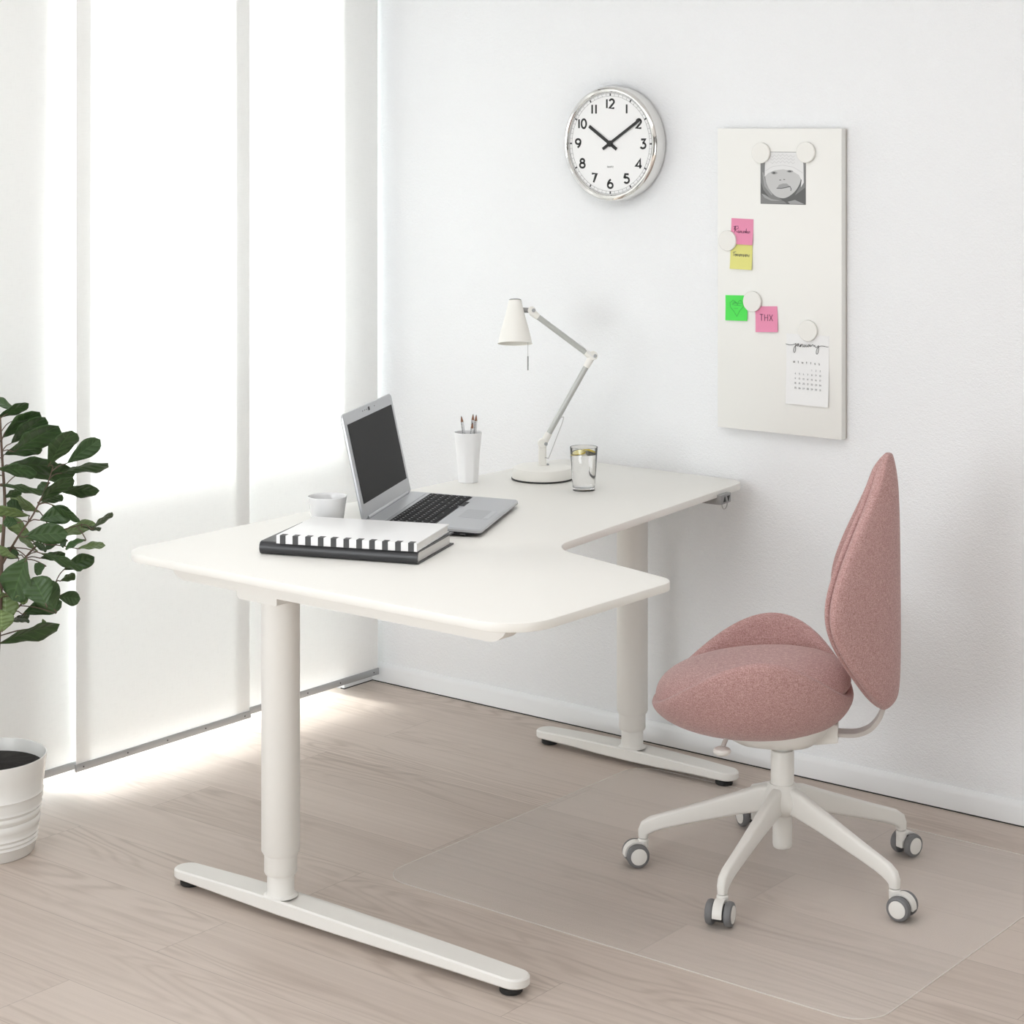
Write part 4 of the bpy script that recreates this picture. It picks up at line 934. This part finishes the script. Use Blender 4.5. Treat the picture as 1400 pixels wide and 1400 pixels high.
# ------------------------------------------------------------------ potted plant
PX, PY = .296, -1.629
pl_ = thing('potted_plant', 'green large-leaved plant in a ribbed white pot beside the curtains', 'plant', (PX, PY, 0), (0, 0, YAW))
prof = [(0, .0004), (.100, .0004), (.1030, .004)]
RA = 1.7
def pr_(z): return .1035+(.1305-.1035)*z/.22
zz = [(.024, 0), (.028, .0018), (.033, 0), (.038, .0018), (.043, 0), (.049, .0018), (.055, -.0004), (.066, .0014), (.078, .0018), (.083, -.0004), (.092, .0016), (.097, .0018), (.101, -.0004), (.108, .0018), (.113, 0), (.124, .0018), (.130, 0), (.1385, .0018), (.142, .0002), (.18, 0), (.218, 0)]
prof += [(pr_(z)+d*RA, z) for z, d in zz]+[(pr_(.22)-.0005, .2205), (pr_(.22)-.003, .2205), (pr_(.19)-.004, .19), (pr_(.15)-.004, .15), (0, .15)]
b = BM(); lathe(b, prof, 80); obj('plant_pot', b, M['pot'], pl_, ang=50)
b = BM(); lathe(b, [(0, .200), (.05, .199), (.10, .195), (.1225, .192), (.120, .152), (0, .152)], 48)
for v in b.verts:
    if v.co.z > .16 and v.co.xy.length < .115: v.co.z += random.uniform(-.003, .003)
obj('soil', b, M['soil'], pl_)
TR = [(.004, 0, .196), (.012, .003, .357), (.022, 0, .491), (.028, -.004, .60), (.030, 0, .675), (.036, .003, .792), (.031, 0, .893), (.026, 0, .99)]
b = BM(); P = spline(TR, 5); tube(b, P, [.0072-.0048*i/(len(P)-1) for i in range(len(P))], 12)
BR = [[(.030, 0, .655), (.07, -.02, .72), (.109, -.03, .776), (.140, -.035, .84), (.155, -.035, .885)], [(.029, 0, .60), (.06, .03, .645), (.10, .05, .69), (.15, .06, .72), (.20, .06, .735)], [(.024, 0, .50), (.05, .03, .54), (.09, .05, .575), (.14, .05, .60)]]
BR += [[(2*.029-x*1.02, -y, z+.01) for x, y, z in q] for q in BR]
for q in BR: pts = spline(q, 5); tube(b, pts, [.0032-.0021*i/(len(pts)-1) for i in range(len(pts))], 8)
stem_bm = b
skel = [p for p in P]+[p for q in BR for p in spline(q, 3)]
LV = [(0.014, 0.989, 0.077, 1.016, 0.017, 0), (0.026, 0.953, 0.083, 0.979, 0.015, 0), (0.037, 0.924, 0.118, 0.985, 0.033, 0), (0.054, 0.912, 0.162, 0.974, 0.042, 0), (0.026, 0.901, 0.112, 0.927, 0.029, 0), (0.148, 0.889, 0.208, 0.977, 0.036, 0), (0.164, 0.876, 0.229, 0.918, 0.034, 0), (0.16, 0.86, 0.265, 0.893, 0.021, 0), (0.03, 0.874, 0.148, 0.874, 0.036, 0), (0.041, 0.849, 0.135, 0.839, 0.017, 0), (0.118, 0.801, 0.194, 0.86, 0.025, 0), (0.141, 0.843, 0.112, 0.812, 0.023, 0), (0.148, 0.82, 0.232, 0.807, 0.025, 0), (0.118, 0.795, 0.167, 0.809, 0.017, 0), (0.152, 0.801, 0.209, 0.761, 0.017, 0), (0.041, 0.812, 0.074, 0.824, 0.015, 0), (0.108, 0.767, 0.037, 0.791, 0.025, 1), (0.121, 0.761, 0.188, 0.776, 0.038, 0), (0.234, 0.735, 0.279, 0.767, 0.01, 0), (0.09, 0.728, 0.179, 0.735, 0.041, 0), (0.141, 0.704, 0.224, 0.728, 0.024, 1), (0.203, 0.733, 0.245, 0.725, 0.01, 0), (0.236, 0.725, 0.194, 0.701, 0.014, 0), (0.09, 0.693, 0.03, 0.745, 0.031, 1), (0.078, 0.68, 0.03, 0.697, 0.019, 1), (0.107, 0.689, 0.069, 0.597, 0.067, 0), (0.153, 0.577, 0.121, 0.632, 0.055, 0), (0.129, 0.692, 0.222, 0.666, 0.022, 0), (0.117, 0.67, 0.172, 0.675, 0.019, 0), (0.16, 0.632, 0.227, 0.661, 0.031, 0), (0.198, 0.687, 0.254, 0.685, 0.014, 1), (0.164, 0.618, 0.193, 0.626, 0.014, 0), (0.153, 0.577, 0.2, 0.563, 0.029, 0), (0.071, 0.536, 0.155, 0.565, 0.036, 0), (0.052, 0.522, 0.052, 0.565, 0.055, 1), (0.026, 0.479, 0.145, 0.517, 0.029, 0), (0.093, 0.493, 0.105, 0.465, 0.029, 1), (0.054, 0.656, 0.019, 0.666, 0.022, 0), (0.052, 0.599, 0.016, 0.591, 0.019, 1), (0.066, 0.673, 0.03, 0.673, 0.022, 0), (0.141, 0.663, 0.119, 0.642, 0.024, 0), (0.097, 0.699, 0.129, 0.687, 0.019, 0), (0.081, 0.761, 0.05, 0.754, 0.019, 0), (0.181, 0.711, 0.167, 0.694, 0.019, 0), (0.04, 0.515, 0.078, 0.515, 0.014, 0), (0.105, 0.594, 0.078, 0.577, 0.019, 1)]
fb = BM(); uvl = fb.loops.layers.uv.new('UVMap'); pb = BM()
def leafw(t): return (sin(pi*t**1.25)**.62)*(.55+.55*t) if 0 < t < 1 else .0
def leaf(bp, tp, w, roll, light, rng):
    d = tp-bp; L_ = d.length; d.normalize()
    cam_n = Vector((0, -1, .15)); n0 = (cam_n-d*cam_n.dot(d)).normalized(); s0 = d.cross(n0)
    n0, s0 = n0*cos(roll)+s0*sin(roll), s0*cos(roll)-n0*sin(roll)
    NU, NV = 12, 6; grid = []; droop = rng.uniform(.04, .14)*L_; ph_ = rng.uniform(0, 6); fold = rng.uniform(.10, .25)
    for i in range(NU+1):
        t = i/NU; row = []
        for j in range(NV+1):
            v = -1+2*j/NV; hw = w*leafw(t)*.62
            wav = sin(t*15+ph_+(1 if v > 0 else 2))*.10*abs(v)**2*hw
            row.append((fb.verts.new(bp+d*L_*t+s0*hw*v+n0*(fold*hw*abs(v)+wav)-Vector((0, 0, droop*(4*(t-.5)**2-1)*-1*0+droop*t*t))+n0*0), (t, v)))
        grid.append(row)
    for i in range(NU):
        for j in range(NV):
            q = [grid[i][j], grid[i+1][j], grid[i+1][j+1], grid[i][j+1]]
            try: f = fb.faces.new([k[0] for k in q])
            except ValueError: continue
            f.material_index = light; f.smooth = True
            for lp_, k in zip(f.loops, q): lp_[uvl].uv = k[1]
    s = min(skel, key=lambda p: (p-bp).length+max(0, p.z-bp.z)*1.5)
    m_ = (s+bp)/2+Vector((0, 0, .004)); tube(pb, spline([s, m_, bp, bp+d*L_*.12], 3), .0013, 6)
rng = random.Random(5)
for rep in range(3):
    for k, (x0, z0, x1, z1, w, li) in enumerate(LV):
        ob = Vector((x0, -.085 if w > .05 else rng.uniform(-.07, .07), z0)); ln = sqrt((x1-x0)**2+(z1-z0)**2)
        ot = Vector((x1, ob.y+rng.uniform(-.5, .5)*ln, z1+.010)); ot += (ot-ob)*.10
        L3 = (ot-ob).length; wt_ = max(w*1.12, .42*L3, .032); roll = math.acos(min(1, max(.26, w*1.1/wt_)))
        if li: roll = -roll
        if rep == 2:      # a second, looser layer of leaves deeper in the plant
            if x1 > .17 or k % 2 == 1: continue
            dx = Vector((rng.uniform(-.02, .02), rng.uniform(.04, .10), rng.uniform(-.03, .02))); ob = ob*1+dx; ot = ot+dx+Vector((0, 0, rng.uniform(-.03, .03)))
        if rep == 1:
            if k % 4 == 3: continue
            R_ = Matrix.Rotation(pi+rng.uniform(-.3, .3), 3, 'Z'); o_ = Vector((.029, 0, rng.uniform(-.02, .03))); ob = R_ @ (ob-Vector((.029, 0, 0)))+o_; ot = R_ @ (ot-Vector((.029, 0, 0)))+o_
        leaf(ob, ot, wt_, roll, li, rng)
me = bpy.data.meshes.new('foliage'); fb.to_mesh(me); fb.free(); me.materials.append(M['leaf']); me.materials.append(M['leafl'])
fo = bpy.data.objects.new('foliage', me); COL.objects.link(fo); fo.parent = pl_
sm = fo.modifiers.new('thickness', 'SOLIDIFY'); sm.thickness = .0006
merge(stem_bm, pb); obj('stem', stem_bm, M['bark'], pl_)

# ------------------------------------------------------------------ light
wd = bpy.data.worlds.new('daylight'); S.world = wd; wd.use_nodes = True
bg = wd.node_tree.nodes['Background']; bg.inputs[0].default_value = (.95, .975, 1, 1); bg.inputs[1].default_value = 1.0
def area(name, loc, rot, sx, sy, e, col=(1, 1, 1)):
    l = bpy.data.lights.new(name, 'AREA'); l.shape = 'RECTANGLE'; l.size = sx; l.size_y = sy; l.energy = e; l.color = col
    o = bpy.data.objects.new(name, l); COL.objects.link(o); o.location = loc; o.rotation_euler = rot; return o
# daylight entering the window along the wall (area lamp set in the window reveal, shining inwards)
area('window_daylight', (-.05, (VY0+VY1)/2, (VZ0+VZ1)/2), (0, -pi/2, 0), VZ1-VZ0-.1, VY1-VY0-.1, 14, (.95, .98, 1))
area('balcony_daylight', (-.95, (WY0+WY1)/2, .75), (0, -pi/2, 0), 1.5, 2.6, 280, (.97, 1, .995))
sl = bpy.data.lights.new('low_sun', 'SUN'); sl.energy = 24; sl.angle = radians(9); sl.color = (.985, 1, .99)
so = bpy.data.objects.new('low_sun', sl); COL.objects.link(so)
so.rotation_euler = Vector((1, .06, -.165)).to_track_quat('-Z', 'Y').to_euler()
area('rear_window_daylight', ((UX0+UX1)/2, RY+.05, (UZ0+UZ1)/2), (pi/2, 0, 0), UX1-UX0-.1, UZ1-UZ0-.1, 78, (.945, .978, 1))
# unseen area lamp added overhead to brighten the desk
area('overhead_fill', (1.7, -2.0, RZ-.03), (0, 0, 0), 1.5, 1.5, 14, (.985, .99, 1))

S.view_settings.view_transform = 'Standard'; S.view_settings.look = 'None'; S.view_settings.gamma = 1; S.view_settings.use_curve_mapping = False
S.view_settings.exposure = 0.0
S.cycles.max_bounces = 18; S.cycles.transmission_bounces = 18; S.cycles.diffuse_bounces = 5; S.cycles.transparent_max_bounces = 12; S.cycles.use_denoising = True
S.cycles.caustics_reflective = False; S.cycles.sample_clamp_indirect = 6
